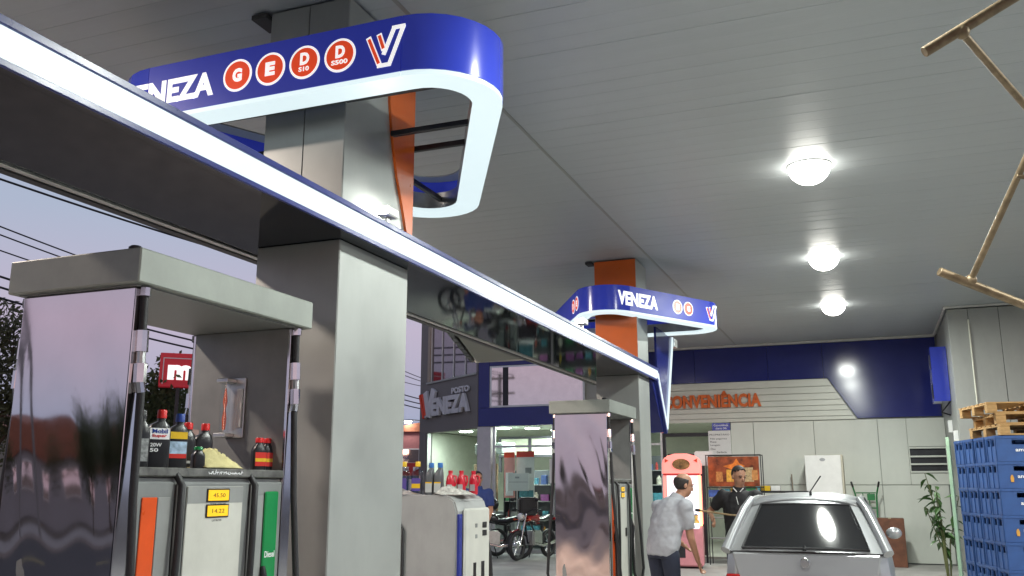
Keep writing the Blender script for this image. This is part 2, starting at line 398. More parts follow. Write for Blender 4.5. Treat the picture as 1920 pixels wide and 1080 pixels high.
# ------------------------------------------------------------------ triangular ring signs
def round_poly(pts, r, seg=10):
    """returns list of (corner-arc, straight) chunks as polylines, going round"""
    n = len(pts); arcs = []
    for i in range(n):
        p = Vector(pts[i]); a = (Vector(pts[i - 1]) - p).normalized(); b = (Vector(pts[(i + 1) % n]) - p).normalized()
        ang = a.angle(b); d = r / math.tan(ang / 2); c = p + (a + b).normalized() * (r / math.sin(ang / 2))
        s = p + a * d; e = p + b * d
        a0 = math.atan2((s - c).y, (s - c).x); a1 = math.atan2((e - c).y, (e - c).x); da = (a1 - a0 + math.pi) % (2 * math.pi) - math.pi
        arcs.append([(c.x + r * math.cos(a0 + da * k / seg), c.y + r * math.sin(a0 + da * k / seg)) for k in range(seg + 1)])
    ch = []
    for i in range(n):
        ch.append(('corner', arcs[i])); ch.append(('side', [arcs[i][-1], arcs[(i + 1) % n][0]]))
    return ch
def offset(line, d):
    o = []
    for i, p in enumerate(line):
        t = Vector(line[min(i + 1, len(line) - 1)]) - Vector(line[max(i - 1, 0)]); t.normalize()
        o.append((p[0] - t.y * d, p[1] + t.x * d))     # to the left = inside for counter-clockwise
    return o
def band(g, line, d0, d1, z0, z1):
    a = offset(line, d0); b = offset(line, d1); n = len(a)
    vs = [(x, y, z0) for x, y in a] + [(x, y, z0) for x, y in b] + [(x, y, z1) for x, y in b] + [(x, y, z1) for x, y in a]
    fs = []
    for k in range(4):
        for i in range(n - 1):
            fs.append((k * n + i, k * n + i + 1, ((k + 1) % 4) * n + i + 1, ((k + 1) % 4) * n + i))
    fs.append((0, n, 2 * n, 3 * n)); fs.append((n - 1, 4 * n - 1, 3 * n - 1, 2 * n - 1))
    g.add(vs, fs)
ZR, ZRT = 3.80, 4.155
def shorten(line, e):
    l = [Vector(p) for p in line]
    l[0] = l[0] + (l[1] - l[0]).normalized() * e; l[-1] = l[-1] + (l[-2] - l[-1]).normalized() * e
    return [tuple(p) for p in l]
def ring(pts, r, label, base):
    c = thing('ring_sign', label, 'sign', (base[0], base[1], ZR), 0, 'triangular ring signs round the columns')
    for kind, line in round_poly([(p[0] - base[0], p[1] - base[1]) for p in pts], r):
        ln = shorten(line, .0025)
        g = G(); band(g, ln, 0, .02, .018, ZRT - ZR); g.build('fascia_panel', BLUEC if kind == 'corner' else BLUEL, c, 0, 30)
        g = G(); band(g, ln, .004, .185, -.012, .016); g.build('light_strip', LIT, c, 0, 30)
        g = G(); band(g, ln, .168, .186, .0165, .15); g.build('inner_rim', ALU, c, 0, 30)
        g = G(); band(g, ln, .0205, .16, .30, .31); g.build('top_cover', GREYP, c, 0, 30)
    return c
BX, BY = -3.18, 4.96
r1 = ring([(-4.80, 4.15), (-1.60, 4.15), (-3.20, 7.22)], .42, 'blue triangular ring sign with VENEZA and four fuel circles round the near column', (BX, BY))
f1 = frame((-BX * 0, 4.15 - BY, -ZR), (1, 0, 0), (0, -1, 0)); f1o = lambda u, v, t=0.: f1(u - BX, v, t)
text('lettering', 'VENEZA', WHITEL, r1, f1o, -4.33, -3.585, 3.885, 4.045, bold=.045, space=1.02)
def fuel(parent, fn, c, r, big, small=''):
    o = disc_geo(fn, c, r, .001, .004).build('fuel_badge', WHITEL, parent, 0, 30)
    disc_geo(fn, c, r * .86, .0045, .006).build('badge_disc', REDL, o, 0, 30)
    if small:
        text('badge_letter', big, WHITEL, o, fn, c[0] - r * .27, c[0] + r * .33, c[1] - r * .16, c[1] + r * .58, .0065, .008, .05)
        w = .34 if len(small) < 4 else .52
        text('badge_code', small, WHITEL, o, fn, c[0] - r * w, c[0] + r * w, c[1] - r * .55, c[1] - r * .27, .0065, .008, .03)
    else:
        text('badge_letter', big, WHITEL, o, fn, c[0] - r * .32, c[0] + r * .34, c[1] - r * .42, c[1] + r * .42, .0065, .008, .06)
for x, b, s in ((-3.41, 'G', ''), (-3.172, 'E', ''), (-2.932, 'D', 'S10'), (-2.69, 'D', 'S500')):
    fuel(r1, f1o, (x, 3.982), .105, b, s)
v_logo(r1, f1o, -2.52, -2.265, 3.862, 4.10, WHITEL, REDL)
def bar(parent, a, b, base, w=.018):
    a = Vector(a) - Vector((base[0], base[1], ZR)); b = Vector(b) - Vector((base[0], base[1], ZR))
    d = (b - a); q = d.to_track_quat('X', 'Z').to_matrix()
    G().obox((a + b) / 2, d.length / 2, w, w, q).build('support_bar', DARK, parent, .002)
for a, b in (((-4.4, 4.50, 3.90), (-1.98, 4.55, 3.90)), ((-4.05, 5.46, 3.90), (-2.32, 5.46, 3.90)), ((-2.87, 5.1, 3.88), (-2.20, 5.1, 3.88)), ((-4.2, 5.1, 3.88), (-3.49, 5.1, 3.88)), ((-3.2, 5.41, 3.89), (-3.2, 6.75, 3.89))):
    bar(r1, a, b, (BX, BY))
B2 = (-3.13, 12.2)
P2 = [(-3.22, 10.95), (-1.66, 13.67), (-4.72, 13.67)]
r2 = ring(P2, .42, 'blue triangular ring sign with VENEZA round the orange far column', B2)
dR = (Vector(P2[1]) - Vector(P2[0])).normalized(); nR = Vector((dR.y, -dR.x, 0))
oR = Vector((-3.02 - B2[0], 11.37 - B2[1], -ZR)); pl0 = Vector((P2[0][0] - B2[0], P2[0][1] - B2[1], 0)); nR2 = nR.to_2d()
oR = oR + nR * (nR.dot(pl0 - oR)); oR.z = -ZR
f2 = frame(oR, (dR.x, dR.y, 0), nR)
text('lettering', 'VENEZA', WHITEL, r2, f2, .06, .83, 3.885, 4.075, bold=.045, space=1.02)
fuel(r2, f2, (1.235, 3.985), .10, 'E'); fuel(r2, f2, (1.465, 3.985), .10, 'G')
v_logo(r2, f2, 1.85, 2.09, 3.872, 4.10, WHITEL, REDL)
dL = (Vector(P2[0]) - Vector(P2[2])).normalized(); nL = Vector((dL.y, -dL.x, 0))
f3 = frame((P2[2][0] - B2[0], P2[2][1] - B2[1], -ZR), (dL.x, dL.y, 0), nL)
fuel(r2, f3, (2.10, 3.975), .10, 'D'); fuel(r2, f3, (2.33, 3.975), .10, 'E')
v_logo(r2, f3, .6, .84, 3.872, 4.10, WHITEL, REDL)
for a, b in (((-3.50, 11.84, 3.90), (-2.90, 11.84, 3.90)), ((-4.0, 12.58, 3.90), (-2.45, 12.58, 3.90)), ((-2.82, 12.2, 3.88), (-2.66, 12.2, 3.88)), ((-3.15, 12.53, 3.89), (-3.15, 13.5, 3.89))):
    bar(r2, a, b, B2)

# ------------------------------------------------------------------ ceiling lamps
def lamp_geo():
    t = thing('ceiling_lamp', 'x', 'lamp', (0, 0, 0), 0, 'round ceiling lamps over the bays')
    G().lathe([(.17, -.001), (.207, -.003), (.208, -.008), (.19, -.010)], (0, 0, 0), 28).build('housing', WHITE, t, 0, 35)
    prof = [(.200 * math.cos(a), -.011 - .175 * math.sin(a)) for a in [i * math.pi / 2 / 11 for i in range(11)]] + [(.004, -.186)]
    G().lathe(prof, (0, 0, 0), 28).build('diffuser', LAMPM, t, 0, 50)
    return t
lamp0 = lamp_geo()
for i, (x, y, lb) in enumerate([(-.36, 8.94, 'largest and nearest of the lit ceiling lamps in the row'), (-.41, 12.83, 'middle one of the three lit ceiling lamps in the row'), (-.43, 16.45, 'farthest lit ceiling lamp, nearest to the blue back wall'),
                                (-.33, 4.5, 'lit ceiling lamp just above the top edge of the photo'), (3.5, 5.05, 'lit ceiling lamp of the right hand bay, above the pipes'), (3.5, 9.2, 'lit ceiling lamp of the right hand bay, above the crates'), (-5.7, 2.6, 'unseen ceiling lamp added to the street side bay, behind the beam'), (-5.7, 9.5, 'unseen ceiling lamp added to the street side bay, past the near column')]):
    o = lamp0 if i == 0 else copy_tree(lamp0)
    o.location = (x, y, ZC - .003); o['label'] = lb
    al = bpy.data.lights.new('lamp_light', 'AREA'); al.shape = 'DISK'; al.size = .30; al.energy = 85 if x < -5 else LAMPW; al.color = (1, .70, .56) if x < -5 else (.94, 1, .94)  # street side pair is added out of view, tinted warm to redden the ceiling
    ao = bpy.data.objects.new('lamp_light', al); COL.objects.link(ao); ao.parent = o; ao.location = (0, 0, -.192)

# small spotlights clipped on the beam in front of the columns
def spot(loc, label):
    t = thing('beam_spotlight', label, 'spotlight', loc, 0, 'small spotlights on the beam')
    box('bracket', ALU, t, -.012, .012, -.02, .02, 0, .05); G().box(-.05, .05, -.07, .07, .05, .11).build('housing', WHITE, t, .008)
    G().box(-.054, -.0505, -.06, .06, .058, .102).build('lens', M('spot_lens', (.9, .9, .9), .3, emit=(1, .98, .92), estr=60), t)
    G().box(-.045, .045, -.074, -.0705, .058, .102).build('lens', MATS['spot_lens'], t)
spot((-2.79, 4.93, 3.185), 'small lit spotlight on the beam at the near column'); spot((-2.79, 9.2, 3.185), 'small lit spotlight on the beam before the far column')

# ------------------------------------------------------------------ fuel pumps
def wavy(fn, amp, seed):
    rnd = random.Random(seed); ws = [(rnd.uniform(.5, 2.2), rnd.uniform(.5, 2.6), rnd.uniform(0, 6.3), rnd.uniform(.4, 1)) for _ in range(6)]
    w_ph = rnd.uniform(0, 6)
    def h(u, v):
        e = min(1, min(u, 1 - u, v, 1 - v) * 7)
        lo = max(0., .62 - v) / .62
        return amp * e * (1 + 1.2 * lo) * sum(w[3] * math.sin(6.28 * (w[0] * u + w[1] * v) + w[2]) for w in ws) + amp * .55 * e * lo * (math.sin(23 * u + 9 * v + w_ph) + math.sin(31 * v - 14 * u))
    return lambda u, v: fn(u, v, h(u, v))
GLCLEAR = Mglass('clear_glass', (.93, .95, .95), .08)
AMBER = M('amber_display', (.55, .32, .01), .3, emit=(1, .55, .02), estr=.42)
GREENP = M('green_panel', (.01, .22, .06), .25, coat=.4)
ORANGEP = M('orange_panel', (.70, .085, .01), .3, coat=.3)
PUMPW = M('pump_white', (.55, .55, .50), .35, var=.06, grime=.08)
PUMPG = M('pump_grey', (.24, .25, .245), .4, .2, var=.1, grime=.12)
BAYP = M('bay_plate', (.30, .31, .30), .4, .2)
DIRTY = M('worn_metal', (.35, .36, .355), .45, .15, var=.07, vscale=3, grime=.2)
def pump(loc, label, seed):
    t = thing('fuel_pump', label, 'fuel pump', loc, 0, 'tall fuel pumps with mirror finish end panels')
    hx, hy = .315, .595
    cap = G().box(-.375, .375, -.645, .645, 2.385, 2.535).build('cap', M('cap_grey', (.27, .29, .265), .42, .15, var=.10, vscale=4, grime=.14), t, .006)
    G().box(-.34, .34, -.61, .61, 2.378, 2.384).build('cap_underside', PUMPG, cap)
    G().lathe([(.03, 0), (.03, .012), (.02, .02)], (.30, -.60, 2.536), 12).build('cap_bolt', DARK, cap, 0, 40)
    for s in (-1, 1):                                       # end walls: frame + polished steel sheet
        y0, y1 = (-hy, -hy + .07) if s < 0 else (hy - .07, hy)
        w = G().box(-hx, hx, y0, y1, .16, 2.377).build('end_wall', PUMPG, t, .004)
        yy = -hy - .004 if s < 0 else hy + .004
        g = G(); g.grid(wavy(lambda u, v, d: (-hx - .002 + (2 * hx + .004) * u, yy + s * d, .18 + 2.19 * v), .0013, seed + s), 26, 60)
        g.build('steel_sheet', STEEL, w, 0, 80)
        for sx in (-1, 1):
            G().box(sx * hx - .008, sx * hx + .008, y0 - .002, y1 + .002, .17, 2.37).build('corner_trim', CHROME, w, .002)
            hxp = sx * (hx + .02); yh = -s * 0 + (y0 + y1) / 2 + s * .0
            # hose mast with couplings
            G().tube([(hxp, yh, 2.372), (hxp, yh, 2.30), (hxp + sx * .004, yh, 2.18)], .017, 10).build('hose_top', RUBBER, w, 0, 40)
            G().tube([(hxp, yh, 2.376), (hxp, yh, 2.34)], .026, 8).build('coupling', CHROME, w, 0, 30)
            k = G().tube([(hxp + sx * .004, yh, 2.19), (hxp + sx * .007, yh, 2.10)], .027, 8).build('coupling', CHROME, w, 0, 30)
            G().tube([(hxp + sx * .007, yh, 2.10), (hxp + sx * .009, yh, 2.05)], .019, 10).build('coupling', ALU, w, 0, 30)
            G().tube([(hxp + sx * .009, yh, 2.05), (hxp + sx * .012, yh, 1.97)], .026, 6).build('coupling', CHROME, w, 0, 30)
            G().tube([(hxp + sx * .012, yh, 1.975), (hxp + sx * .014, yh - s * .01, 1.93)], .02, 8).build('coupling', CHROME, w, 0, 30)
            G().tube([(hxp + sx * .014, yh - s * .01, 1.94), (hxp + sx * .03, yh - s * .0, 1.5), (hxp + sx * .07, yh + s * .01, 1.0), (hxp + sx * .10, yh, .55), (hxp + sx * .07, yh - s * .08, .32), (hxp + sx * .02, yh - s * .16, .5), (hxp + sx * .012, yh - s * .18, 1.0)], .017, 10).build('hose', RUBBER, w, 0, 50)
    cab = G().box(-hx + .01, hx - .01, -hy + .0705, hy - .0705, .16, 1.585).build('cabinet', PUMPG, t, .006)
    sh = G().box(-hx - .012, hx + .012, -hy + .072, hy - .072, 1.586, 1.626).build('shelf', M('worn_shelf_metal', (.17, .17, .16), .42, .6, var=.4, vscale=14), t, .006)
    # sight glass on the inner side of the far end wall
    yb = hy - .0705
    vz = G().box(-.07, .055, yb - .012, yb - .001, 1.80, 2.12).build('sight_gauge', ALU, t, .003)
    G().lathe([(.026, 1.83), (.026, 2.09)], (-.035, yb - .055, 0), 14).build('gauge_tube', GLCLEAR, vz, 0, 40)
    G().lathe([(.008, 1.84), (.012, 1.90), (.005, 1.95), (.012, 1.99), (.004, 2.06)], (-.035, yb - .055, 0), 10).build('gauge_float', ORANGEP, vz, 0, 40)
    for z in (1.80, 2.09): G().box(-.075, .0, yb - .09, yb - .013, z, z + .022).build('gauge_bracket', ALU, vz, .003)
    G().box(.012, .045, yb - .022, yb - .0125, 1.85, 2.06).build('gauge_scale', WHITE, vz, .002)
    # bays on both sides
    for sx in (-1, 1):
        f = frame((sx * (hx - .009), 0, 0), (0, sx, 0), (sx, 0, 0))
        bays = [(-.52, -.27, 'a'), (-.255, .245, 'b'), (.265, .515, 'c')]
        if sx < 0: bays = [(-.515, -.265, 'c'), (-.245, .255, 'b'), (.27, .52, 'a')]
        for u0, u1, k in bays:
            def slab(nm, mt, a, b, c, d, t0, t1, par, bv=.003):
                g = G(); g.prism([(a, c), (b, c), (b, d), (a, d)], f, t0, t1); return g.build(nm, mt, par, bv)
            if k == 'b':
                bz = slab('display_bezel', PUMPG, u0, u1, .30, 1.565, .001, .022, t, .008)
                fp = slab('display_face', PUMPW, u0 + .05, u1 - .06, .45, 1.545, .0225, .03, bz)
                slab('display_head', BAYP, u0 + .052, u1 - .062, 1.47, 1.544, .0302, .031, fp, 0)
                for j, z in enumerate((1.505, 1.435)):
                    dw = slab('display_window', BLACKP, -.08, .08, z - .03, z + .03, .0312, .035, fp, .002)
                    slab('display_screen', AMBER, -.072, .072, z - .024, z + .024, .0352, .037, dw, .001)
                    text('display_digits', '45.50' if j == 0 else '14.22', BLACKP, dw, f, -.04, .045, z - .009, z + .009, .0372, .0378, .0)
                text('display_caption', 'TOTAL A PAGAR', BLACKP, fp, f, -.05, .06, 1.462, 1.470, .0302, .031, .0)
                text('display_caption', 'LITROS', BLACKP, fp, f, -.03, .035, 1.388, 1.397, .0302, .031, .0)
                slab('keypad', BLACKP, u1 - .16, u1 - .09, .95, 1.05, .0302, .036, fp, .002)
            else:
                bp = slab('nozzle_bay', PUMPG, u0, u1, .30, 1.565, .001, .018, t, .006)
                if k == 'a':
                    slab('fuel_panel', ORANGEP, u0 + .05, u0 + .14, .40, 1.50, .0182, .024, bp); slab('bay_plate', BAYP, u0 + .145, u1 - .03, .40, 1.50, .0182, .022, bp)
                else:
                    slab('fuel_panel', GREENP, u0 + .10, u0 + .21, .40, 1.52, .0182, .03, bp, .012); slab('bay_plate', BAYP, u0 + .02, u0 + .095, .40, 1.50, .0182, .022, bp)
                    text('panel_caption', 'Diesel', WHITEV, bp, f, u0 + .115, u0 + .195, 1.20, 1.23, .0302, .031, .01)
                # nozzle in its boot
                g = G(); um = (u0 + u1) / 2
                g.tube([f(um - .02, 1.16, .03), f(um - .02, 1.05, .055), f(um - .02, .92, .04)], [.012, .02, .026], 8); g.build('nozzle', BLACKP, bp, 0, 50)
        for u in (-.262, .255):                              # curved hose loops between the bays
            g = G(); g.tube([f(u * sx, 1.60, .008), f(u * sx, 1.55, .045), f(u * sx - .012, 1.30, .055), f(u * sx - .03, .9, .06), f(u * sx - .03, .45, .05), f(u * sx - .02, .32, .02)], .016, 8); g.build('hose_loop', RUBBER, t, 0, 50)
    G().box(-hx - .03, hx + .03, -hy - .03, hy + .03, .151, .18).build('plinth', DARK, t, .004)
    return t
pump1 = pump((IX, 3.525, 0), 'tall fuel pump nearest the camera, oil bottles on its shelf', 3)
pump2 = copy_tree(pump1); pump2.location = (IX, 10.95, 0)
pump2['label'] = 'far tall fuel pump with dented mirror finish panel, before the orange topped column'
for o in pump2.children:
    for c in o.children:
        if c.name.startswith('steel_sheet'):
            s = -1 if c.data.vertices[0].co.y < 0 else 1
            g = G(); g.grid(wavy(lambda u, v, d: (-.317 + .634 * u, s * .599 + s * d, .18 + 2.19 * v), .0011, 40 + s), 26, 60)
            c.data = g.mesh('steel_sheet', 0, 80); c.data.materials.append(M('sky_pink_steel', (.88, .69, .63), .05, 1, var=.06, vscale=2.5, rvar=.5))  # pink in the metal colour stands in for mirrored sky
# hand written chalk on the shelf lip of the near pump
f = frame((IX + .3275, 3.525, 0), (0, 1, 0), (1, 0, 0))
scr = G(); rnd = random.Random(4); u = -.06
for k in range(16):
    h = rnd.uniform(.008, .022); stroke(scr, f, (u, 1.600), (u + rnd.uniform(-.006, .01), 1.600 + h), .004, .0003 + k * .00004, .0012 + k * .00005); stroke(scr, f, (u, 1.6 + rnd.uniform(0, .012)), (u + .013, 1.6 + rnd.uniform(0, .012)), .0035, .0022 + k * .00004, .0030 + k * .00004); u += rnd.uniform(.012, .019)
sc = scr.build('chalk_writing', WHITEV, None); sc.parent = pump1; sc.location = (-IX, -3.525, 0)

# old low pump in the middle of the island
def low_pump():
    t = thing('low_fuel_pump', 'squat worn white fuel pump with bottles on top, behind the column', 'fuel pump', (-3.23, 6.575, 0))
    prof = [(-.32, .17), (.32, .17), (.335, 1.36), (.31, 1.44), (.25, 1.475), (-.25, 1.475), (-.31, 1.44), (-.335, 1.36)]
    b = G(); b.prism(prof, lambda u, v, d: (u, d, v), -.285, .285); b.build('body', DIRTY, t, .012, seg=2)
    f = frame((.336, 0, 0), (0, 1, 0), (1, 0, 0))
    def slab(nm, mt, a, b_, c, d, t0, t1, par, bv=.003):
        g = G(); g.prism([(a, c), (b_, c), (b_, d), (a, d)], f, t0, t1); return g.build(nm, mt, par, bv)
    fc = slab('front_face', PUMPW, -.20, .27, .25, 1.38, .0, .03, t, .015)
    slab('stripe', M('pump_blue', (.02, .03, .22), .35), -.275, -.215, .25, 1.34, -.006, .012, t)
    for z in (1.25, 1.19): slab('display_window', BLACKP, .12, .20, z - .022, z + .022, .0302, .035, fc)
    for z in (1.25, 1.17): slab('button', PUMPG, -.02, .02, z - .015, z + .015, .0302, .034, fc)
    slab('display_window', BLACKP, -.05, .0, .75, .98, .0302, .034, fc); slab('display_window', BLACKP, .1, .16, .75, .98, .0302, .034, fc)
    fy = frame((0, -.286, 0), (1, 0, 0), (0, -1, 0))
    g = G(); g.prism([(-.33, .4), (-.12, .4), (-.12, 1.22), (-.15, 1.26), (-.33, 1.26)], fy, .0005, .012); g.build('service_door', DIRTY, t, .004)
    g = G(); g.tube([(-.10, -.295, .4), (-.10, -.30, 1.22), (-.13, -.30, 1.27), (-.33, -.30, 1.28)], .009, 8); g.build('door_seal', RUBBER, t, 0, 40)
    g = G(); g.tube([(.30, .29, 1.3), (.34, .34, 1.0), (.36, .36, .5), (.30, .30, .3)], .017, 8); g.build('hose', RUBBER, t, 0, 40)
    G().box(-.36, .36, -.31, .31, .151, .17).build('plinth', DARK, t, .003)
    return t
lp = low_pump()

# ------------------------------------------------------------------ bottles and cloths
def bottle(name, label, cat, loc, h, w, d, body, cap, lab=None, lab2=None, group=None, rz=0., txt=None, clear=False):
    t = thing(name, label, cat, loc, rz, group)
    nh = h * .80
    # rounded-rectangle sections
    def sec(hw, hd, z):
        e = 4.; return [(hw * math.copysign(abs(math.cos(a)) ** (2 / e), math.cos(a)), hd * math.copysign(abs(math.sin(a)) ** (2 / e), math.sin(a)), z) for a in [2 * math.pi * (k + .5) / 20 for k in range(20)]]
    secs = [sec(w * .96, d * .96, 0), sec(w, d, .006), sec(w, d, nh * .72), sec(w * .96, d * .96, nh * .80), sec(w * .72, d * .8, nh * .92), sec(.017, .017, nh), sec(.016, .016, nh + h * .06)]
    sh = w * .28                                            # neck sits off-centre, as on oil bottles
    for k in (4, 5, 6): secs[k] = [(x + (sh if not clear else 0) * (1 if k > 4 else .5), y, z) for x, y, z in secs[k]]
    g = G(); n = 20; vs = [p for s_ in secs for p in s_]
    fs = [(i * n + j, i * n + (j + 1) % n, (i + 1) * n + (j + 1) % n, (i + 1) * n + j) for i in range(len(secs) - 1) for j in range(n)] + [tuple(range(n - 1, -1, -1)), tuple(6 * n + j for j in range(n))]
    g.add(vs, fs); g.build('bottle_body', body, t, 0, 50)
    cx = 0 if clear else sh
    G().lathe([(.0205, nh + h * .05), (.0205, h - .004), (.018, h)], (cx, 0, 0), 14).build('cap', cap, t, 0, 40)
    f = frame((0, -d - .0008, 0), (1, 0, 0), (0, -1, 0))
    if lab:
        for k, (m_, a, b_) in enumerate(lab):
            g = G(); g.prism([(-w * .78, nh * a), (w * .78, nh * a), (w * .78, nh * b_), (-w * .78, nh * b_)], f, 0, .0012 + k * .0002); g.build('bottle_label', m_, t)
    for body_, m_, u0, u1, v0, v1 in (txt or []):
        text('label_text', body_, m_, t, f, w * u0, w * u1, nh * v0, nh * v1, .0022, .0028, .02)
    return t
ZS = 1.627
YEL = M('yellow_label', (.75, .48, .02), .4); LBLUE = M('blue_cap', (.02, .06, .30), .4); RLAB = M('red_label', (.6, .03, .02), .4); GREYL = M('grey_label', (.35, .36, .37), .4); CARPH = M('light_blue_label', (.35, .48, .62), .35, var=.5, vscale=30)
XS = -2.965; q = R(62)
bottle('oil_bottle', 'black oil bottle with black cap, leftmost on the near pump shelf', 'bottle', (XS, 3.115, ZS), .245, .052, .034, BLACKP, BLACKP, [(M('silver_print', (.30, .31, .31), .4, var=.6, vscale=60), .12, .62)], rz=q)
bottle('oil_bottle', 'black oil bottle with red cap and white label on the pump shelf', 'bottle', (XS, 3.235, ZS), .255, .056, .034, BLACKP, REDP, [(WHITEV, .60, .84)], rz=q,
       txt=[('Mobil', LBLUE, -.6, .6, .73, .82), ('Super', REDP, -.6, .55, .63, .71), ('20W', WHITEV, -.7, .2, .44, .52), ('50', WHITEV, -.7, -.05, .33, .41)])
bottle('oil_bottle', 'black oil bottle with blue cap and yellow label on the pump shelf', 'bottle', (XS, 3.355, ZS), .245, .052, .034, BLACKP, LBLUE, [(CARPH, .32, .60), (RLAB, .22, .32), (YEL, .66, .82)], rz=q)
bottle('oil_bottle', 'black oil bottle with red cap standing left in the rear pair on the shelf', 'bottle', (XS - .16, 3.60, ZS), .225, .05, .033, BLACKP, REDP, [(GREYL, .15, .22)], rz=q)
bottle('oil_bottle', 'black oil bottle with red cap standing right in the rear pair on the shelf', 'bottle', (XS - .14, 3.70, ZS), .225, .05, .033, BLACKP, REDP, [(RLAB, .1, .2)], rz=q)
bottle('fluid_bottle', 'left small black bottle with red cap and red label by the hose', 'bottle', (XS, 3.975, ZS), .165, .038, .026, BLACKP, REDP, [(RLAB, .15, .68), (YEL, .32, .45)], rz=q, clear=True)
bottle('fluid_bottle', 'right small black bottle with red cap and red label by the hose', 'bottle', (XS, 4.045, ZS), .165, .038, .026, BLACKP, REDP, [(RLAB, .15, .68), (YEL, .32, .45)], rz=q, clear=True)
bottle('fluid_bottle', 'small dark green bottle with green cap half hidden by the cloth', 'bottle', (XS + .02, 3.49, ZS), .10, .03, .025, BLACKP, GREENP, rz=q, clear=True)
def cloth(name, label, loc, mat, w, d, h, seed, rz=0.):
    rnd = random.Random(seed); ws = [(rnd.uniform(.6, 2.5), rnd.uniform(.6, 2.5), rnd.uniform(0, 6.28), rnd.uniform(.3, 1)) for _ in range(7)]
    def fn(u, v):
        x, y = u - .5, v - .5; e = max(0, 1 - (abs(x) * 2) ** 2) * max(0, 1 - (abs(y) * 2) ** 2)
        k = sum(a[3] * abs(math.sin(3.1 * (a[0] * u * 3.4 + a[1] * v * 3.0) + a[2])) for a in ws) / 3.2
        pk = math.exp(-((x + .22) ** 2 + y * y) * 16)
        return (w * (x + .03 * math.sin(9 * v)), d * (y + .05 * math.sin(7 * u)), .003 + h * (.70 * k * e + .45 * pk))
    g = G(); g.grid(fn, 30, 22)
    o = tag(g.build(name, mat, None, 0, 60), label, 'cloth'); o.location = loc; o.rotation_euler = (0, 0, rz)
    m = o.modifiers.new('s', 'SOLIDIFY'); m.thickness = .003; m.offset = 1
    return o
cloth('cleaning_cloth', 'crumpled pale yellow cloth on the near pump shelf', (-2.945, 3.62, ZS), M('yellow_cloth', (.58, .52, .26), .9, var=.15, vscale=12, bump=.3, bscale=200), .26, .12, .085, 3, R(88))
card = G().box(-.034, .034, -.003, .003, 0, .20).build('price_card', M('pink_card', (.42, .27, .24), .6, var=.15, vscale=30)); card.location = (XS - .24, 3.74, ZS); card.rotation_euler = (0, 0, q); tag(card, 'small pinkish card standing behind the rear bottles on the shelf', 'card')
# bottles on the low pump
CLEARB = Mglass('clear_bottle', (.80, .82, .86), .10)
PURP = M('purple_label', (.10, .07, .30), .4)
ZL = 1.477
for i, (x, side) in enumerate(((-3.445, 'left'), (-3.325, 'right'))):
    bottle('coolant_bottle', side + ' clear bottle with yellow cap on the worn low pump', 'bottle', (x, 6.48, ZL), .255, .045, .04, CLEARB, YEL, [(PURP, .15, .62), (YEL, .25, .42)][:1 + i], clear=True, rz=R(8))
for i, (x, side) in enumerate(((-3.225, 'left'), (-3.15, 'right'))):
    bottle('fluid_bottle', side + ' grey bottle with blue cap on the worn low pump', 'bottle', (x, 6.50, ZL), .245, .034, .04, M('grey_bottle', (.10, .11, .12), .35), M('bright_blue_cap', (.02, .14, .45), .4), [(M('pale_label', (.45, .48, .47), .4), .1, .45), (YEL, .45, .5)], rz=R(8))
def jug(loc, label):
    t = thing('red_jug', label, 'jug', loc, R(10), 'red jugs on the low pump')
    m = M('red_jug_plastic', (.50, .012, .03), .3, coat=.2)
    G().lathe([(.03, 0), (.036, .01), (.036, .10), (.03, .13), (.018, .155), (.014, .165)], (0, 0, 0), 14).build('jug_body', m, t, 0, 45)
    G().lathe([(.018, .163), (.018, .185)], (0, 0, 0), 12).build('cap', m, t, 0, 40)
    g = G(); g.tube([(.025, 0, .145), (.045, 0, .14), (.048, 0, .10), (.035, 0, .07)], .008, 8); g.build('handle', m, t, 0, 50)
    f = frame((0, -.0372, 0), (1, 0, 0), (0, -1, 0)); g = G(); g.prism([(-.02, .03), (.02, .03), (.02, .08), (-.02, .08)], f, 0, .001); g.build('bottle_label', GREYL, t)
for x, y, lb in ((-3.06, 6.52, 'left of the three red jugs on the worn low pump'), (-2.995, 6.58, 'middle of the three red jugs on the worn low pump'), (-2.945, 6.70, 'right of the three red jugs on the worn low pump')): jug((x, y, ZL), lb)
cloth('crumpled_foil', 'crumpled silvery sheet on the left of the worn low pump', (-3.42, 6.37, ZL), M('foil', (.45, .44, .43), .3, .8, var=.3, vscale=20), .30, .14, .05, 8)
cloth('folded_newspaper', 'folded newspaper lying along the front edge of the worn low pump', (-2.99, 6.44, ZL), M('newsprint', (.42, .42, .39), .8, var=.45, vscale=40), .30, .16, .06, 12, R(50))

# ------------------------------------------------------------------ convenience store building
YB = 20.6
st = thing('convenience_store', 'two storey fuel station shop, pale panels below and glossy blue cladding above', 'building', (0, YB, 0))
fb = frame((0, 0, 0), (1, 0, 0), (0, -1, 0))            # local: x = world X, t towards the camera
def wslab(nm, mt, a, b, c, d, t0, t1, par=None, bv=.003):
    g = G(); g.prism([(a, c), (b, c), (b, d), (a, d)], fb, t0, t1); return g.build(nm, mt, par or st, bv)
# backing walls
wslab('wall_core', GREYP, -2.86, 3.0, 0, 7.2, -.25, -.05)
wslab('wall_core', GREYP, -8.93, -2.865, 2.96, 7.2, -.25, -.05)
# pale panels, seams left open
for a, b in ((-2.86, -2.385), (-2.375, -1.125), (-1.115, .145), (.155, 1.39)):
    for c, d in ((.02, 1.552), (1.564, 2.905)):
        if a > .1 and c > 1:
            wslab('panel', WHITEP, a, .70, c, d, -.05, 0); wslab('panel', WHITEP, 1.43, 1.44, c, d, -.05, 0)
            wslab('panel', WHITEP, .705, 1.425, c, 1.79, -.05, 0); wslab('panel', WHITEP, .705, 1.425, 2.33, d, -.05, 0)
        else: wslab('panel', WHITEP, a, b, c, d, -.05, 0)
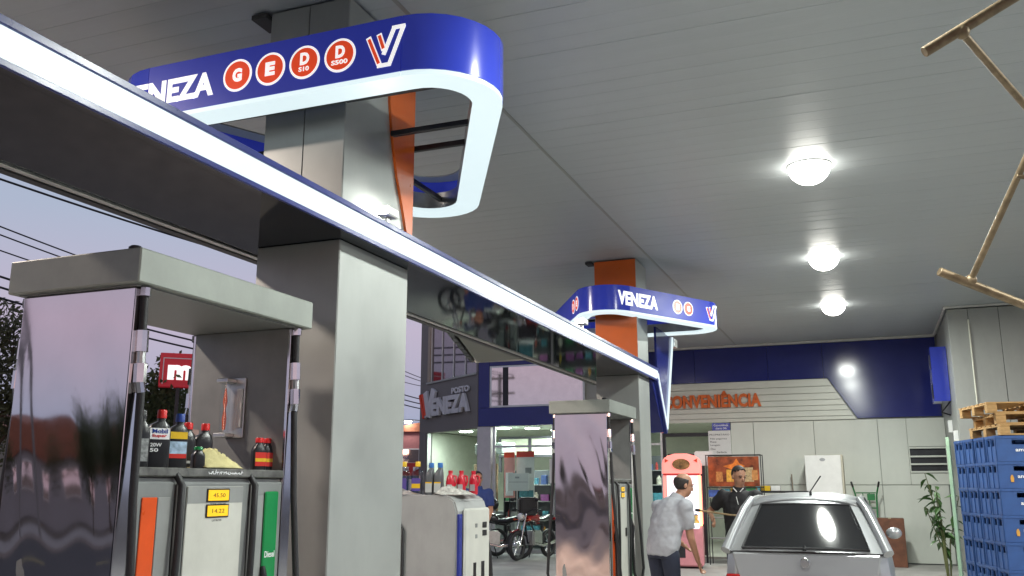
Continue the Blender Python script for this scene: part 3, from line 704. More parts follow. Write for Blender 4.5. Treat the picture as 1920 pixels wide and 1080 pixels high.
# horizontal slats with a slanted end
z = 2.915; H = [.075, .115, .10, .115, .135, .14, .155]; 
for k, h in enumerate(H):
    def xr(zz): return -.26 + (-.77 + .26) * (zz - 2.93) / .85
    g = G(); g.prism([(-8.0 if False else -5.2, z), (xr(z), z), (xr(z + h), z + h), (-5.2, z + h)], fb, .0, .045); g.build('slat', M('slat_white', (.57, .58, .52), .4, .1, var=.05, vscale=1.5), st, .004); z += h + .007
ZSL = z
# blue cladding panels
for a, b in ((-8.60, -6.7), (-6.695, -5.21), (-5.205, -3.6), (-3.595, -2.0), (-1.995, -.40), (-.395, 1.39)):
    if a > -6.8 or True:
        c = ZSL + .004 if (a >= -5.21 and b < 0) else 2.935
        if a < -6.6: continue
        if b < -5.1: c = 2.955
        if a > -.5:
            g = G(); g.prism([(-.215, 2.935), (1.39, 2.935), (1.39, ZC - .055), (-.395, ZC - .055), (-.395, ZSL + .004), (-.765, ZSL + .004)][:6], fb, -.02, .03)
            g = G(); g.prism([(-.225, 2.935), (1.39, 2.935), (1.39, ZC - .055), (-.84, ZC - .055), (-.84, ZSL + .006), (-.77, ZSL + .006)], fb, -.02, .03); g.build('cladding_panel', BLUE, st, .003)
        else: wslab('cladding_panel', BLUE, a, min(b, -.845), c, ZC - .055, -.02, .03)
wslab('cladding_panel', BLUE, -8.93, -6.71, 2.955, 3.40, -.02, .03); wslab('cladding_panel', BLUE, -8.93, -8.64, 3.405, 4.9, -.02, .03); wslab('cladding_panel', BLUE, -8.635, -6.71, 4.43, 4.9, -.02, .03)
# lettering
text('lettering', 'CONVENIÊNCIA', M('orange_letter', (.62, .12, .015), .4, var=.1), st, fb, -4.33, -2.17, 3.235, 3.60, .05, .10, bold=.045, space=1.05)
# reflecting upper window
wf = wslab('window_frame', ALU, -8.635, -6.2, 3.405, 4.425, -.02, .02)
wslab('window_pane', WINGLASS, -8.58, -6.25, 3.45, 4.38, .0205, .026, wf, 0)
wslab('window_mullion', DARK, -8.28, -8.14, 3.45, 4.38, .0265, .04, wf)
# wall vent
vn = wslab('vent', DARK, .705, 1.425, 1.795, 2.325, -.045, -.03)
for z in (1.80, 1.955, 2.11, 2.285):
    g = G(); g.prism([(.71, z), (1.42, z), (1.42, z + .035), (.71, z + .035)], lambda u, v, t: (u, -t + .06 * (t < 0), v + (.05 if t > .0 else 0) * 0), -.025, .03); g.build('vent_slat', WHITEP, vn, .003)
for a in (.705, 1.40): wslab('vent_slat', WHITEP, a, a + .022, 1.795, 2.325, -.02, .02, vn)
# shop front: posts, glass, mullions
wslab('post', M('pale_post', (.44, .43, .46), .45, var=.06), -8.95, -8.60, 0, 2.95, -.25, .02)
wslab('window_mullion', ALU, -8.56, -8.50, 0, 2.95, -.08, -.02)
for a, b in ((-8.50, -7.05), (-7.0, -5.6), (-5.55, -4.45)):
    wslab('glass_pane', GLASS, a, b, .1, 2.95, -.055, -.05, None, 0); wslab('window_mullion', ALU, b, b + .05, 0, 2.95, -.08, -.02)
wslab('window_transom', ALU, -8.50, -4.45, 2.44, 2.49, -.045, -.02); wslab('window_transom', ALU, -8.50, -4.45, .0, .1, -.08, -.02)
wslab('door_frame', DARK, -4.40, -4.33, 0, 2.95, -.1, -.02); wslab('door_frame', DARK, -4.33, -2.90, 2.62, 2.70, -.1, -.02)
dr = wslab('door', M('dark_maroon_door', (.06, .03, .03), .4), -4.32, -3.5, .05, 2.25, -.2, -.15)
wslab('door_pane', GLASS, -4.2, -3.62, .9, 2.1, -.149, -.145, dr, 0)
# interior
INT = M('shop_interior', (.50, .52, .45), .6, var=.06)
plan = [(-2.9, .26), (-2.9, 6.0), (-11.6, 6.0), (-11.6, 2.35), (-8.95, .35)]
fz = lambda u, v, t: (u, v, t)
g = G(); g.prism(plan, fz, -.02, .02); g.build('interior_floor', M('shop_floor_tile', (.45, .45, .40), .3), st)
g = G(); g.prism(plan, fz, 3.02, 3.06); g.build('interior_ceiling', INT, st)
wslab('interior_back_wall', INT, -11.6, -2.9, .02, 3.02, -6.1, -6.0, None, 0)
wslab('interior_side_wall', INT, -2.92, -2.87, .02, 3.02, -6.0, -.26, None, 0)
wslab('partition', M('partition_frame', (.05, .05, .06), .5), -9.6, -6.4, 2.30, 2.36, -3.05, -2.95); wslab('partition', MATS['partition_frame'], -9.6, -6.4, 2.80, 2.86, -3.05, -2.95)
for a in (-9.6, -8.72, -7.75, -6.45): wslab('partition', MATS['partition_frame'], a, a + .07, 1.9, 2.86, -3.04, -2.96)
for a, b in ((-9.53, -8.74), (-8.64, -7.76), (-7.67, -6.46)): wslab('partition_panel', M('partition_pale', (.58, .60, .48), .5), a, b, 2.365, 2.795, -3.03, -2.97)
# sheets on the glass, notices
wslab('notice', WHITE, -7.12, -6.86, 1.60, 2.16, -.048, -.044); 
def notice(name, label, x0, x1, z0, z1, mt, lines, hd=None, t=.004, col=None):
    w_ = (x1 - x0) / 2; c = thing(name, label, 'notice', ((x0 + x1) / 2, YB - .004, z0))
    f = frame((0, 0, 0), (1, 0, 0), (0, -1, 0)); g = G(); g.prism([(-w_, 0), (w_, 0), (w_, z1 - z0), (-w_, z1 - z0)], f, .0, .012); g.build('board', mt, c, .002)
    for (body, u0, u1, v) in lines:
        text('notice_text', body, col or BLACKP, c, f, -w_ + 2 * w_ * u0, -w_ + 2 * w_ * u1, (z1 - z0) * v, (z1 - z0) * v + .045, .0125, .0135, .005)
    return c
notice('notice_board', 'white notice board with a headline and lines of black text by the shop door', -3.36, -2.87, 2.20, 2.735, WHITE, [('PROPRIETÁRIO', .06, .94, .80), ('Não pagamos', .08, .82, .62), ('Pneus', .08, .35, .50), ('Lavagem', .08, .5, .36), ('Óleo', .08, .3, .22), ('Gerência', .35, .78, .08)])
notice('blue_notice', 'small blue sign above the white notice board', -3.27, -2.875, 2.738, 2.905, BLUEV, [('Conveniência', .1, .9, .55), ('aberto 24h', .2, .8, .15)], col=WHITEV)

# oblique grey wing with the large sign
gd = Vector((-.797, .603, 0)); gn = Vector((-.603, -.797, 0))
gw = thing('sign_wing', 'oblique grey wall with upstairs windows and POSTO VENEZA letters', 'building', (-8.97, 20.62, 0))
fg = frame((0, 0, 0), gd, gn)                            # u runs away to the left
TAUPE = M('taupe_wall', (.17, .155, .15), .6, var=.06, vscale=1.2)
def gslab(nm, mt, a, b, c, d, t0, t1, par=None, bv=.003):
    g = G(); g.prism([(a, c), (b, c), (b, d), (a, d)], fg, t0, t1); return g.build(nm, mt, par or gw, bv)
gslab('wall', TAUPE, 0, 3.25, 2.93, 4.30, -.2, 0); gslab('wall', TAUPE, 0, 3.25, 5.85, 8.4, -.2, 0); gslab('wall', TAUPE, 2.80, 3.25, 4.301, 5.849, -.2, 0); gslab('wall', TAUPE, 0, .08, 4.301, 5.849, -.2, 0)
gslab('wall', TAUPE, 2.85, 3.25, 0, 2.929, -.2, 0)
G().box(-2.58, -2.40, 2.15, 6.1, 0, 8.4).build('end_wall', TAUPE, gw)
G().box(-2.395, -2.38, 2.1, 5.9, .03, 3.0).build('lining', INT, gw)
gslab('window_sill', GREYP, .05, 2.85, 4.25, 4.30, .001, .03)
gslab('window_jamb', M('beige_jamb', (.34, .28, .22), .6), 2.66, 2.80, 4.305, 5.845, -.1, .012)
for a, b in ((.09, .72), (.74, 1.37), (1.39, 2.02), (2.04, 2.655)):
    gslab('window_pane', M('upper_glass', (.24, .23, .25), .04, .85, var=.08), a, b - .02, 4.31, 5.84, -.06, -.05, None, 0)
    gslab('window_bar', WHITE, b - .02, b, 4.31, 5.84, -.045, -.02)
LET = M('silver_letter', (.58, .58, .60), .35, .2)
fgl = frame(tuple(gd * 3.25), -gd, gn)                   # reads left to right
text('lettering', 'ENEZA', LET, gw, fgl, .85, 2.92, 3.36, 3.83, .02, .09, bold=.055, space=.98)
text('lettering', 'POSTO', LET, gw, fgl, 1.95, 2.88, 3.86, 4.02, .02, .06, bold=.04)
v_g = G()
for i, (a, b, w) in enumerate([((.42, 4.02), (.62, 3.36), .30), ((.98, 4.06), (.66, 3.36), .26)]): stroke(v_g, fgl, a, b, w, .02, .09 + .004 * i)
v_g.build('letter_v', LET, gw, .004)
v_g = G()
for i, (a, b, w) in enumerate([((.15, 3.98), (.42, 3.33), .09), ((.32, 3.98), (.52, 3.40), .07)]): stroke(v_g, fgl, a, b, w, .02, .105 + .004 * i)
v_g.build('letter_stripe', REDV, gw, .004)
gslab('window_frame', ALU, 2.78, 2.85, 0, 2.925, -.12, -.02)
gslab('glass_pane', GLASS, .05, 2.78, .1, 2.925, -.08, -.075, None, 0); gslab('window_frame', ALU, 0, .05, 0, 2.925, -.12, -.02)
gslab('interior_unit', M('pale_unit', (.42, .48, .46), .5), .5, 1.9, 2.35, 2.62, -1.4, -1.0); gslab('interior_unit', PUMPG, .2, 2.4, 0, .9, -1.6, -1.2)
gslab('interior_unit', M('warm_shelf', (.30, .20, .12), .6, var=.5, vscale=8), 1.0, 2.2, .9, 2.1, -1.19, -1.15)

# shop ceiling lamps
def shop_lamp(loc, label, r=.24):
    t = thing('shop_lamp', label, 'lamp', loc, 0, 'round lamps inside the shop')
    G().lathe([(r, 0), (r + .012, -.012), (r, -.028), (r - .01, -.03)], (0, 0, 0), 24).build('rim', WHITE, t, 0, 40)
    G().lathe([(r - .012, -.031), (r - .03, -.045), (.01, -.05)], (0, 0, 0), 24).build('diffuser', LAMPS, t, 0, 40)
    al = bpy.data.lights.new('lamp_light', 'AREA'); al.shape = 'DISK'; al.size = 2 * r - .06; al.energy = 36; al.color = (.93, 1, .93)
    ao = bpy.data.objects.new('lamp_light', al); COL.objects.link(ao); ao.parent = t; ao.location = (0, 0, -.056)
for x, y, lb in ((-8.75, 21.8, 'left round lamp on the shop ceiling'), (-8.1, 22.15, 'middle round lamp on the shop ceiling'), (-7.75, 23.2, 'right and farthest round lamp seen through the shop front'), (-4.15, 21.3, 'round lamp inside the shop doorway'), (-10.3, 22.9, 'round lamp behind the oblique glass')):
    shop_lamp((x, y, 3.018), lb, .2)

# shelves with goods
GOODC = [(.5, .06, .05), (.05, .12, .4), (.6, .45, .06), (.06, .3, .12), (.6, .58, .5), (.35, .1, .35), (.55, .25, .05), (.1, .35, .45)]
GM = [M('pack_%d' % i, c, .4, var=.35, vscale=14) for i, c in enumerate(GOODC)]
GN = ['red', 'blue', 'yellow', 'green', 'pale', 'purple', 'orange', 'teal']
gmesh = []
for i in range(16):
    w, h = random.uniform(.05, .11), random.uniform(.12, .25)
    me = (G().box(-w, w, -.06, .06, 0, h) if i % 2 else G().lathe([(w * .6, 0), (w * .6, h * .7), (w * .3, h * .85), (w * .28, h)], (0, 0, 0), 10)).mesh('pack', .004 if i % 2 else 0); me.materials.append(GM[i % 8]); gmesh.append(me)
def shelf(x0, x1, y, label, zs, seed):
    rnd = random.Random(seed); c = thing('shop_shelf', label, 'shelf', ((x0 + x1) / 2, y, .02)); w = (x1 - x0) / 2
    for x in (-w, w - .03): box('shelf_post', DARK, c, x, x + .03, -.2, .2, 0, zs[-1] + .35)
    box('shelf_back', M('shelf_backing', (.12, .13, .14), .6), c, -w + .03, w - .03, .17, .19, 0, zs[-1] + .35)
    for z in zs:
        box('shelf_board', M('shelf_grey', (.3, .3, .3), .4), c, -w + .031, w - .031, -.2, .169, z - .025, z)
        x = -w + .12
        while x < w - .12:
            o = bpy.data.objects.new('goods_pack', rnd.choice(gmesh)); COL.objects.link(o); o.location = ((x0 + x1) / 2 + x, y - .1, .021 + z)
            gi = gmesh.index(o.data); tag(o, 'small %s %s on the %s' % (GN[gi % 8], 'box' if gi % 2 else 'bottle', label), 'goods', 'packs of goods on the shop shelves'); x += rnd.uniform(.19, .27)
shelf(-8.75, -7.45, 22.0, 'left goods shelf behind the shop window', (.35, .75, 1.15, 1.55), 1)
shelf(-7.35, -6.05, 22.0, 'goods shelf behind the white sheet on the shop window', (.35, .75, 1.15, 1.55), 2)
shelf(-5.3, -4.5, 22.6, 'goods shelf near the shop doorway', (.35, .75, 1.15, 1.55, 1.9), 3)
# posters and boards standing in the window
def standee(name, label, loc, w, h, mt, extras=(), rz=0.):
    c = thing(name, label, 'poster', loc, rz); f = frame((0, 0, 0), (1, 0, 0), (0, -1, 0))
    g = G(); g.prism([(-w, 0), (w, 0), (w, h), (-w, h)], f, 0, .015); g.build('board', mt, c, .002)
    for k, (m_, a, b, cc, d) in enumerate(extras):
        g = G(); g.prism([(w * a, h * cc), (w * b, h * cc), (w * b, h * d), (w * a, h * d)], f, .0155, .017 + .0004 * k); g.build('print', m_, c)
    box('foot', DARK, c, -w * .5, w * .5, -.1, .14, -loc[2] + .02 if loc[2] > .3 else -.01, -loc[2] + .04 if loc[2] > .3 else 0)
    box('stem', DARK, c, -.015, .015, .001, .02, -loc[2] + .041 if loc[2] > .3 else 0, h * .3)
    return c
PINKP = M('pale_red_print', (.62, .28, .26), .5); TEALP = M('teal_print', (.10, .30, .36), .4, var=.5, vscale=10)
standee('promotion_poster', 'narrow red and white promotion poster in the shop window', (-8.33, 21.15, 1.25), .14, 1.10, PINKP, [(REDV, -1, 1, .88, 1), (WHITEV, -.7, .7, .05, .55)])
standee('promotion_poster', 'wide white promotion poster with red head and teal foot in the shop window', (-7.93, 21.2, .95), .23, 1.42, WHITE, [(REDV, -1, 1, .9, 1), (TEALP, -.9, .9, .02, .34), (M('sky_print', (.12, .33, .5), .4), -.75, -.25, .5, .6), (PUMPG, 0, .7, .62, .72)])
standee('white_board_sign', 'white two row sheet board hanging before the shelves', (-8.02, 20.95, 1.42), .27, .42, WHITE, [(GREYL, -.9, .9, .48, .51), (GREYL, -.3, .1, .7, .8)])

# ------------------------------------------------------------------ right hand block, vent, blue box
blk = thing('clad_block', 'tall grey clad block on the right with seams up to the ceiling', 'wall', (1.42, 17.36, 0))
G().box(.02, 3.4, .02, 3.1, 0, ZC - .052).build('core', DARK, blk)
for i, (a, b) in enumerate(((0, .315), (.325, .79), (.80, 1.30), (1.31, 1.9), (1.91, 3.4))):
    box('panel', GREYP, blk, a + (.0 if i else 0), b, 0, .019, .02, ZC - .055, .002)
for a, b in ((.022, 1.0), (1.008, 2.0), (2.008, 3.1)): box('panel', GREYP, blk, 0, .0195, a, b, .02, ZC - .055, .002)
G().tube([(.32, -.008, 2.2), (.32, -.008, ZC - .25)], .014, 8).build('conduit', M('conduit_white', (.62, .62, .52), .5), blk, 0, 40)
bbx = thing('blue_box_sign', 'blue box sign hanging on the side of the grey block', 'sign', (1.36, 18.3, 3.05))
G().box(-.22, .055, 0, .62, 0, 1.0).build('box', BLUEV, bbx, .004)
for z in (.08, .62): G().box(-.235, -.2205, .05, .25, z, z + .25).build('bracket', DARK, bbx, .003)
g = G(); g.tube([(.05, .1, 0), (-.1, .3, -.18), (.055, .5, -.22)], .014, 6); g.build('stay', DARK, bbx)
sw = thing('junction_box', 'small grey switch box on the side of the grey block', 'switch', (1.40, 18.6, 2.5)); box('box', WHITE, sw, -.05, .018, 0, .14, 0, .22); box('switch', GREYL, sw, -.06, -.051, .04, .1, .06, .16); box('box', WHITE, sw, -.05, .018, -1.0, -.88, -.2, -.02)

# ------------------------------------------------------------------ crates and pallets
CB = M('crate_blue', (.028, .082, .25), .55, var=.16, vscale=7)
def crate_mesh(L, Wd, H):
    g = G(); t = .012
    # long walls (facing -y / +y), slot in the middle
    for s in (0, 1):
        y0, y1 = (0, t) if s == 0 else (Wd - t, Wd)
        g.box(0, L, y0, y1, 0, H * .66); g.box(0, L * .34, y0, y1, H * .66, H * .84); g.box(L * .66, L, y0, y1, H * .66, H * .84); g.box(0, L, y0, y1, H * .84, H)
    for s in (0, 1):
        x0, x1 = (0, t) if s == 0 else (L - t, L)
        a, b = t, Wd - t
        g.box(x0, x1, a, b, 0, H * .12)
        for c, d in ((0, .14), (.42, .58), (.86, 1)): g.box(x0, x1, a + (b - a) * c, a + (b - a) * d, H * .12, H * .84)
        g.box(x0, x1, a + (b - a) * .14, a + (b - a) * .42, H * .12, H * .60); g.box(x0, x1, a + (b - a) * .58, a + (b - a) * .86, H * .12, H * .60)
        g.box(x0, x1, a, b, H * .84, H)
        xr = x0 - .008 if s == 0 else x1
        for c in (.0, .46, .92): g.box(xr, xr + .008, a + (b - a) * c, a + (b - a) * (c + .08), 0, H - .03)
    g.box(t, L - t, t, Wd - t, 0, .012)
    g.box(-.008, L + .008, -.008, 0, H - .03, H); g.box(-.008, L + .008, Wd, Wd + .008, H - .03, H)
    g.box(-.008, 0, 0, Wd, H - .03, H); g.box(L, L + .008, 0, Wd, H - .03, H)
    return g.mesh('body', 0)
CL, CW, CH = .50, .355, .298
cme = crate_mesh(CL, CW, CH); cme.materials.append(CB)
fcr = frame((0, -.0085, 0), (1, 0, 0), (0, -1, 0))
tv, tf = text_geo('ambev', .02, 1.0); g = G(); g.add([fcr(.20 + .20 * x, .115 + .042 * y, .0 + .001 * z) for x, y, z in tv], tf); ltm = g.mesh('lettering'); ltm.materials.append(WHITEV)
g = G(); g.prism([(.125, .07), (.155, .07), (.16, .115), (.148, .15), (.132, .15), (.12, .115)], fcr, 0, .0012); emm = g.mesh('emblem'); emm.materials.append(M('emblem_orange', (.6, .3, .05), .5))
grp = 'blue bottle crates stacked beside the grey block'
ROT = R(12); BASE = Vector((1.345, 12.0, 0)); ux = Vector((math.cos(ROT), math.sin(ROT), 0)); uy = Vector((-math.sin(ROT), math.cos(ROT), 0))
plt = ('bottom', 'second', 'third', 'fourth', 'fifth', 'sixth', 'top')
def crate(i, j, k):
    p = BASE + ux * (i * .525 + random.uniform(-.006, .006)) + uy * (j * .385 + random.uniform(-.006, .006)); p.z = .012 + k * (CH + .003)
    lev = plt[k]
    where = ('front right stack' if i else 'front left stack') if j == 0 else ('second', 'third', 'rearmost')[j - 1] + (' stack back on the right' if i else ' left stack back')
    c = thing('crate', 'blue plastic bottle crate, %s in the %s' % (lev if lev in ('top', 'bottom') else lev + ' from floor', where), 'crate', p, ROT + random.uniform(-.012, .012), grp)
    link('body', cme, None, c)
    if j == 0:
        link('lettering', ltm, None, c)
        if k % 2: link('emblem', emm, None, c)
for k in range(7):
    for j in range(4):
        for i in range(2):
            if i == 1 and j > 0 and k < 6: continue
            crate(i, j, k)
# pallets
WD = M('pallet_wood', (.42, .25, .10), .7, var=.3, vscale=5, bump=.3, bscale=40, stretch=(1, 6, 6))
def pallet(z, dx, dy, rz, label):
    p = BASE + ux * dx + uy * dy; c = thing('pallet', label, 'pallet', (p.x, p.y, z), ROT + rz, 'wooden pallets on top of the crates')
    Lx, Ly = 1.15, .98
    for k in range(7): box('board', WD, c, 0, Lx, k * .152, k * .152 + .095, .112, .130, .003)
    for y in (0, .44, .89):
        for x in (0, .52, 1.04): box('block', WD, c, x, x + .11, y, y + .09, .019, .093, .003)
        box('bottom_board', WD, c, 0, Lx, y, y + .09, 0, .018, .003)
    for x in (0, .52, 1.04): box('stringer', WD, c, x, x + .11, 0, Ly, .094, .111, .003)
ZP = .012 + 7 * (CH + .003) + .002
pallet(ZP, .06, -.03, R(2), 'lowest of the three wooden pallets on the crate stack')
pallet(ZP + .132, .05, .04, R(-3), 'middle wooden pallet on the crate stack')
pallet(ZP + .264, -.02, .08, R(1), 'topmost wooden pallet on the crate stack')
# pale green strip door leaning behind the crates
ps = thing('plastic_panel', 'pale green ribbed plastic panel standing edge on behind the crates', 'panel', (.985, 14.0, .0), R(78))
for k in range(16): box('rib', M('pale_green_plastic', (.42, .60, .42), .4, var=.1), ps, 0, .12, -.02, .02, .02 + k * .135, .02 + k * .135 + .125, .008)
box('frame', MATS['pale_green_plastic'], ps, -.028, -.001, -.022, .022, 0, 2.2)
# potted plant
pp = thing('potted_plant', 'thin leafy plant in a pot beside the crates', 'plant', (.86, 14.3, 0))
G().lathe([(.10, 0), (.16, .30), (.17, .32), (.15, .32), (.14, .28)], (0, 0, 0), 18).build('pot', M('terracotta', (.28, .16, .10), .8), pp, 0, 40)
LEAF = M('plant_leaf', (.06, .13, .035), .45, var=.4, vscale=9)
rnd = random.Random(5)
lg = G(); lg.add([(0, 0, 0), (.025, .03, .012), (.03, .07, .012), (0, .15, -.02), (-.03, .07, .012), (-.025, .03, .012), (0, .07, -.002)], [(0, 1, 6), (1, 2, 6), (2, 3, 6), (3, 4, 6), (4, 5, 6), (5, 0, 6)]); lme = lg.mesh('leaf'); lme.materials.append(LEAF)
for s in range(7):
    a = rnd.uniform(0, 6.28); top = Vector((.22 * math.cos(a), .22 * math.sin(a), rnd.uniform(1.0, 1.75))); mid = Vector((.05 * math.cos(a), .05 * math.sin(a), top.z * .55))
    g = G(); g.tube([(.02 * math.cos(a), .02 * math.sin(a), .3), mid, top], [.012, .009, .005], 6); g.build('stem', M('plant_stem', (.12, .13, .05), .6), pp, 0, 60)
    for k in range(11):
        q_ = .35 + .65 * k / 10; p = mid.lerp(top, (q_ - .35) / .65)
        o = bpy.data.objects.new('leaf', lme); COL.objects.link(o); o.parent = pp; o.location = p; o.rotation_euler = (rnd.uniform(-1.1, .2), rnd.uniform(-.4, .4), rnd.uniform(0, 6.28)); sc_ = rnd.uniform(.8, 1.5); o.scale = (sc_,) * 3

# ------------------------------------------------------------------ things along the pale wall
cb = thing('white_cabinet', 'tall plain white cabinet against the pale wall', 'cabinet', (-.93, 19.75, 0))
box('body', M('cabinet_cream', (.50, .47, .38), .5), cb, -.36, .37, .02, .55, .03, 2.16, .01); box('door', WHITE, cb, -.365, .33, -.02, .019, .06, 2.15, .008)
disc_geo(frame((0, -.0205, 0), (1, 0, 0), (0, -1, 0)), (-.02, 2.06), .055, 0, .006, 20, .6).build('badge', GREYL, cb); box('handle', ALU, cb, .27, .29, -.05, -.021, 1.0, 1.3)
ht = thing('hand_truck', 'green two wheeled hand truck leaning by the pale wall', 'hand truck', (-.18, 20.15, 0))
HG = M('green_enamel', (.02, .17, .05), .4, var=.15)
for s in (-1, 1):
    g = G(); g.tube([(s * .19, -.15, .12), (s * .19, .1, 1.0), (s * .20, .17, 1.35), (s * .24, .1, 1.52)], .017, 8); g.build('rail', HG, ht, 0, 50)
    g = G(); g.tube([(s * .24, .1, 1.52), (s * .265, .06, 1.62)], .02, 8); g.build('grip', RUBBER, ht, 0, 50)
    g = G(); g.tube([(s * .24, -.05, .13), (s * .30, -.05, .13)], .13, 16); w_ = g.build('wheel', RUBBER, ht, .01, 40); g = G(); g.tube([(s * .235, -.05, .13), (s * .305, -.05, .13)], .05, 12); g.build('hub', HG, w_)
for z in (.35, .75, 1.1, 1.4):
    g = G(); g.tube([(-.19, -.15 + .28 * z * .9, z), (.19, -.15 + .28 * z * .9, z)], .013, 8); g.build('crossbar', HG, ht, 0, 50)
for s in (-.06, .06): g = G(); g.tube([(s, -.05, .35), (s, .22, 1.4)], .010, 8); g.build('bar', HG, ht, 0, 50)
box('toe_plate', HG, ht, -.2, .2, -.38, -.14, .01, .022); box('name_plate', HG, ht, .02, .17, .12, .135, 1.25, 1.38)
def carton(loc, sx, sy, sz, mt, label, nm='carton'):
    c = thing(nm, label, 'box', loc); G().box(-sx, sx, -sy, sy, 0, sz).build('body', mt, c, .006); box('tape', M('tape', (.4, .33, .2), .4), c, -.025, .025, -sy - .001, sy + .001, sz - .01, sz + .001, 0); return c
carton((.22, 19.9, 0), .26, .2, .92, M('rust_box', (.14, .055, .03), .6, var=.4, vscale=6), 'rusty brown box stack beside the hand truck')
tb = thing('display_table', 'low counter of small goods against the pale wall, behind the car', 'table', (-2.0, 19.6, 0))
box('top', DARK, tb, -.55, .75, -.2, .2, 1.40, 1.44); 
for x in (-.52, .69):
    for y in (-.17, .14): box('leg', DARK, tb, x, x + .03, y, y + .03, 0, 1.395)
for i, (x, w, m_, nm) in enumerate(((-.34, .16, TEALP, 'teal'), (-.08, .09, YEL, 'yellow'), (.12, .09, WHITE, 'white'))):
    o = G().box(-w, w, -.09, .09, 0, .10).build('goods_box', m_, None, .004); o.location = (-2.0 + x, 19.6, 1.441); tag(o, 'small %s box on the counter behind the car' % nm, 'box')
bm_ = thing('broom', 'thin stick leaning on the wall beside the white cabinet', 'broom', (-1.55, 20.2, 0)); g = G(); g.tube([(0, 0, .05), (-.08, .3, 1.78)], .012, 8); g.build('handle', M('broom_wood', (.25, .2, .15), .6), bm_); g = G(); g.prism([(-.14, 0), (.14, 0), (.05, .16), (-.05, .16)], lambda u, v, t: (u, t, v), -.03, .03); g.build('bristles', YEL, bm_)
# food poster rack
pr = thing('poster_rack', 'black metal rack holding a dark food poster by the claw machine', 'poster', (-2.635, 19.0, 0))
for x in (-.55, .535):
    for y in (-.0, .35): box('post', DARK, pr, x, x + .018, y, y + .018, 0, 2.16)
for z in (1.50, 2.142): box('rail', DARK, pr, -.53, .535, 0, .018, z, z + .018); box('rail', DARK, pr, -.53, .535, .35, .368, z, z + .018)
FOOD = M('food_print', (.22, .05, .015), .35, var=.9, vscale=5)
box('poster', FOOD, pr, -.50, .51, .002, .012, 1.53, 2.12, 0)
f = frame((0, .0018, 0), (1, 0, 0), (0, -1, 0))
for k, (x, z, w, h, m_) in enumerate(((-.28, 1.62, .07, .20, M('snack_tan', (.45, .2, .06), .5, var=.4, vscale=20)), (-.07, 1.62, .07, .24, M('snack_gold', (.6, .33, .05), .5, var=.4, vscale=20)), (.30, 1.62, .10, .28, M('snack_pale', (.40, .30, .16), .5, var=.5, vscale=24)), (.42, 1.65, .06, .2, MATS['snack_tan']))):
    g = G(); g.prism([(x - w, z), (x + w, z), (x + w * .9, z + h), (x - w * .9, z + h)], f, 0, .001 + .0003 * k); g.build('print', m_, pr)
g = G(); g.prism([(-.02, 1.86), (.14, 1.88), (.24, 1.93), (.13, 1.98), (.07, 2.08), (-.0, 1.98), (-.2, 1.93)], f, 0, .0016); g.build('print', M('flame_print', (.62, .17, .02), .5, var=.4, vscale=12), pr)
for z in (.5, .9, 1.3): box('shelf', PUMPG, pr, -.53, .53, .02, .345, z, z + .02)
for k in range(8):
    o = bpy.data.objects.new('goods_pack', gmesh[(k * 3 + 1) % 16]); COL.objects.link(o); o.location = (-2.635 - .42 + k * .12, 19.15, 1.322); tag(o, 'small %s %s on the shelf below the food poster' % (GN[((k * 3 + 1) % 16) % 8], 'box' if (k * 3 + 1) % 2 else 'bottle'), 'goods', 'packs on the poster rack shelf')
sd = thing('lit_sign_box', 'pale rounded sign box above the claw machine', 'sign', (-3.3, 19.4, 1.95)); G().box(-.18, .22, 0, .06, .0, .30).build('box', WHITE, sd, .02, seg=2); box('stand', DARK, sd, -.02, .02, .02, .05, -1.95, -.001)

# claw machine
cm = thing('claw_machine', 'pink lit toy claw machine beside the shop door', 'claw machine', (-3.53, 18.3, 0), R(8))
PK = M('pink_lit_plastic', (.8, .25, .22), .35, emit=(1, .26, .22), estr=.55, var=.05); WK = M('lit_cabinet_back', (.85, .85, .9), .4, emit=(.95, .92, 1), estr=.75); EDGE = M('lit_orange_edge', (.9, .5, .2), .4, emit=(1, .42, .14), estr=2.2)
box('base', M('pink_panel', (.62, .25, .28), .35), cm, -.36, .36, -.36, .36, .04, .78, .03)
box('cabinet_back', WK, cm, -.33, .33, .30, .35, .79, 1.74)
for x in (-.36, .31):
    for y in (-.36, .31): box('post', PK if x < 0 or y > 0 else EDGE, cm, x, x + .05, y, y + .05, .79, 1.74, .008)
for a, b, c, d in ((-.31, .31, -.35, -.345), ): box('glass_pane', GLCLEAR, cm, a, b, c, d, .80, 1.73, 0)
box('glass_pane', GLCLEAR, cm, .345, .35, -.3, .3, .80, 1.73, 0)
g = G(); pts = [(-.37, 0), (.37, 0), (.37, .26), (.30, .36), (.12, .41), (-.12, .41), (-.30, .36), (-.37, .26)]; g.prism(pts, lambda u, v, t: (u, t, 1.745 + v), -.37, .37); g.build('header', PK, cm, .03, seg=2)
f = frame((0, -.372, 0), (1, 0, 0), (0, -1, 0)); g = disc_geo(f, (0, 1.95), .17, 0, .02, 28, .62); hd = g.build('header_badge', M('badge_dark', (.25, .12, .04), .4, var=.8, vscale=14), cm)
for s in (-1, 1): g = G(); g.prism([(s * .24, 2.02), (s * .31, 1.98), (s * .31, 2.06)][::s], f, .0, .012); g.build('header_arrow', REDV, cm)
box('header_band', REDP, cm, -.35, .35, -.382, -.372, 1.742, 1.775)
g = G(); g.tube([(-.05, 0, 1.74), (-.05, 0, 1.45)], .012, 8); g.build('claw_rod', CHROME, cm)
for a in (0, 2.1, 4.2): g = G(); g.tube([(-.05, 0, 1.46), (-.05 + .09 * math.cos(a), .09 * math.sin(a), 1.40), (-.05 + .03 * math.cos(a), .03 * math.sin(a), 1.30)], .009, 6); g.build('claw', CHROME, cm)
rnd = random.Random(9)
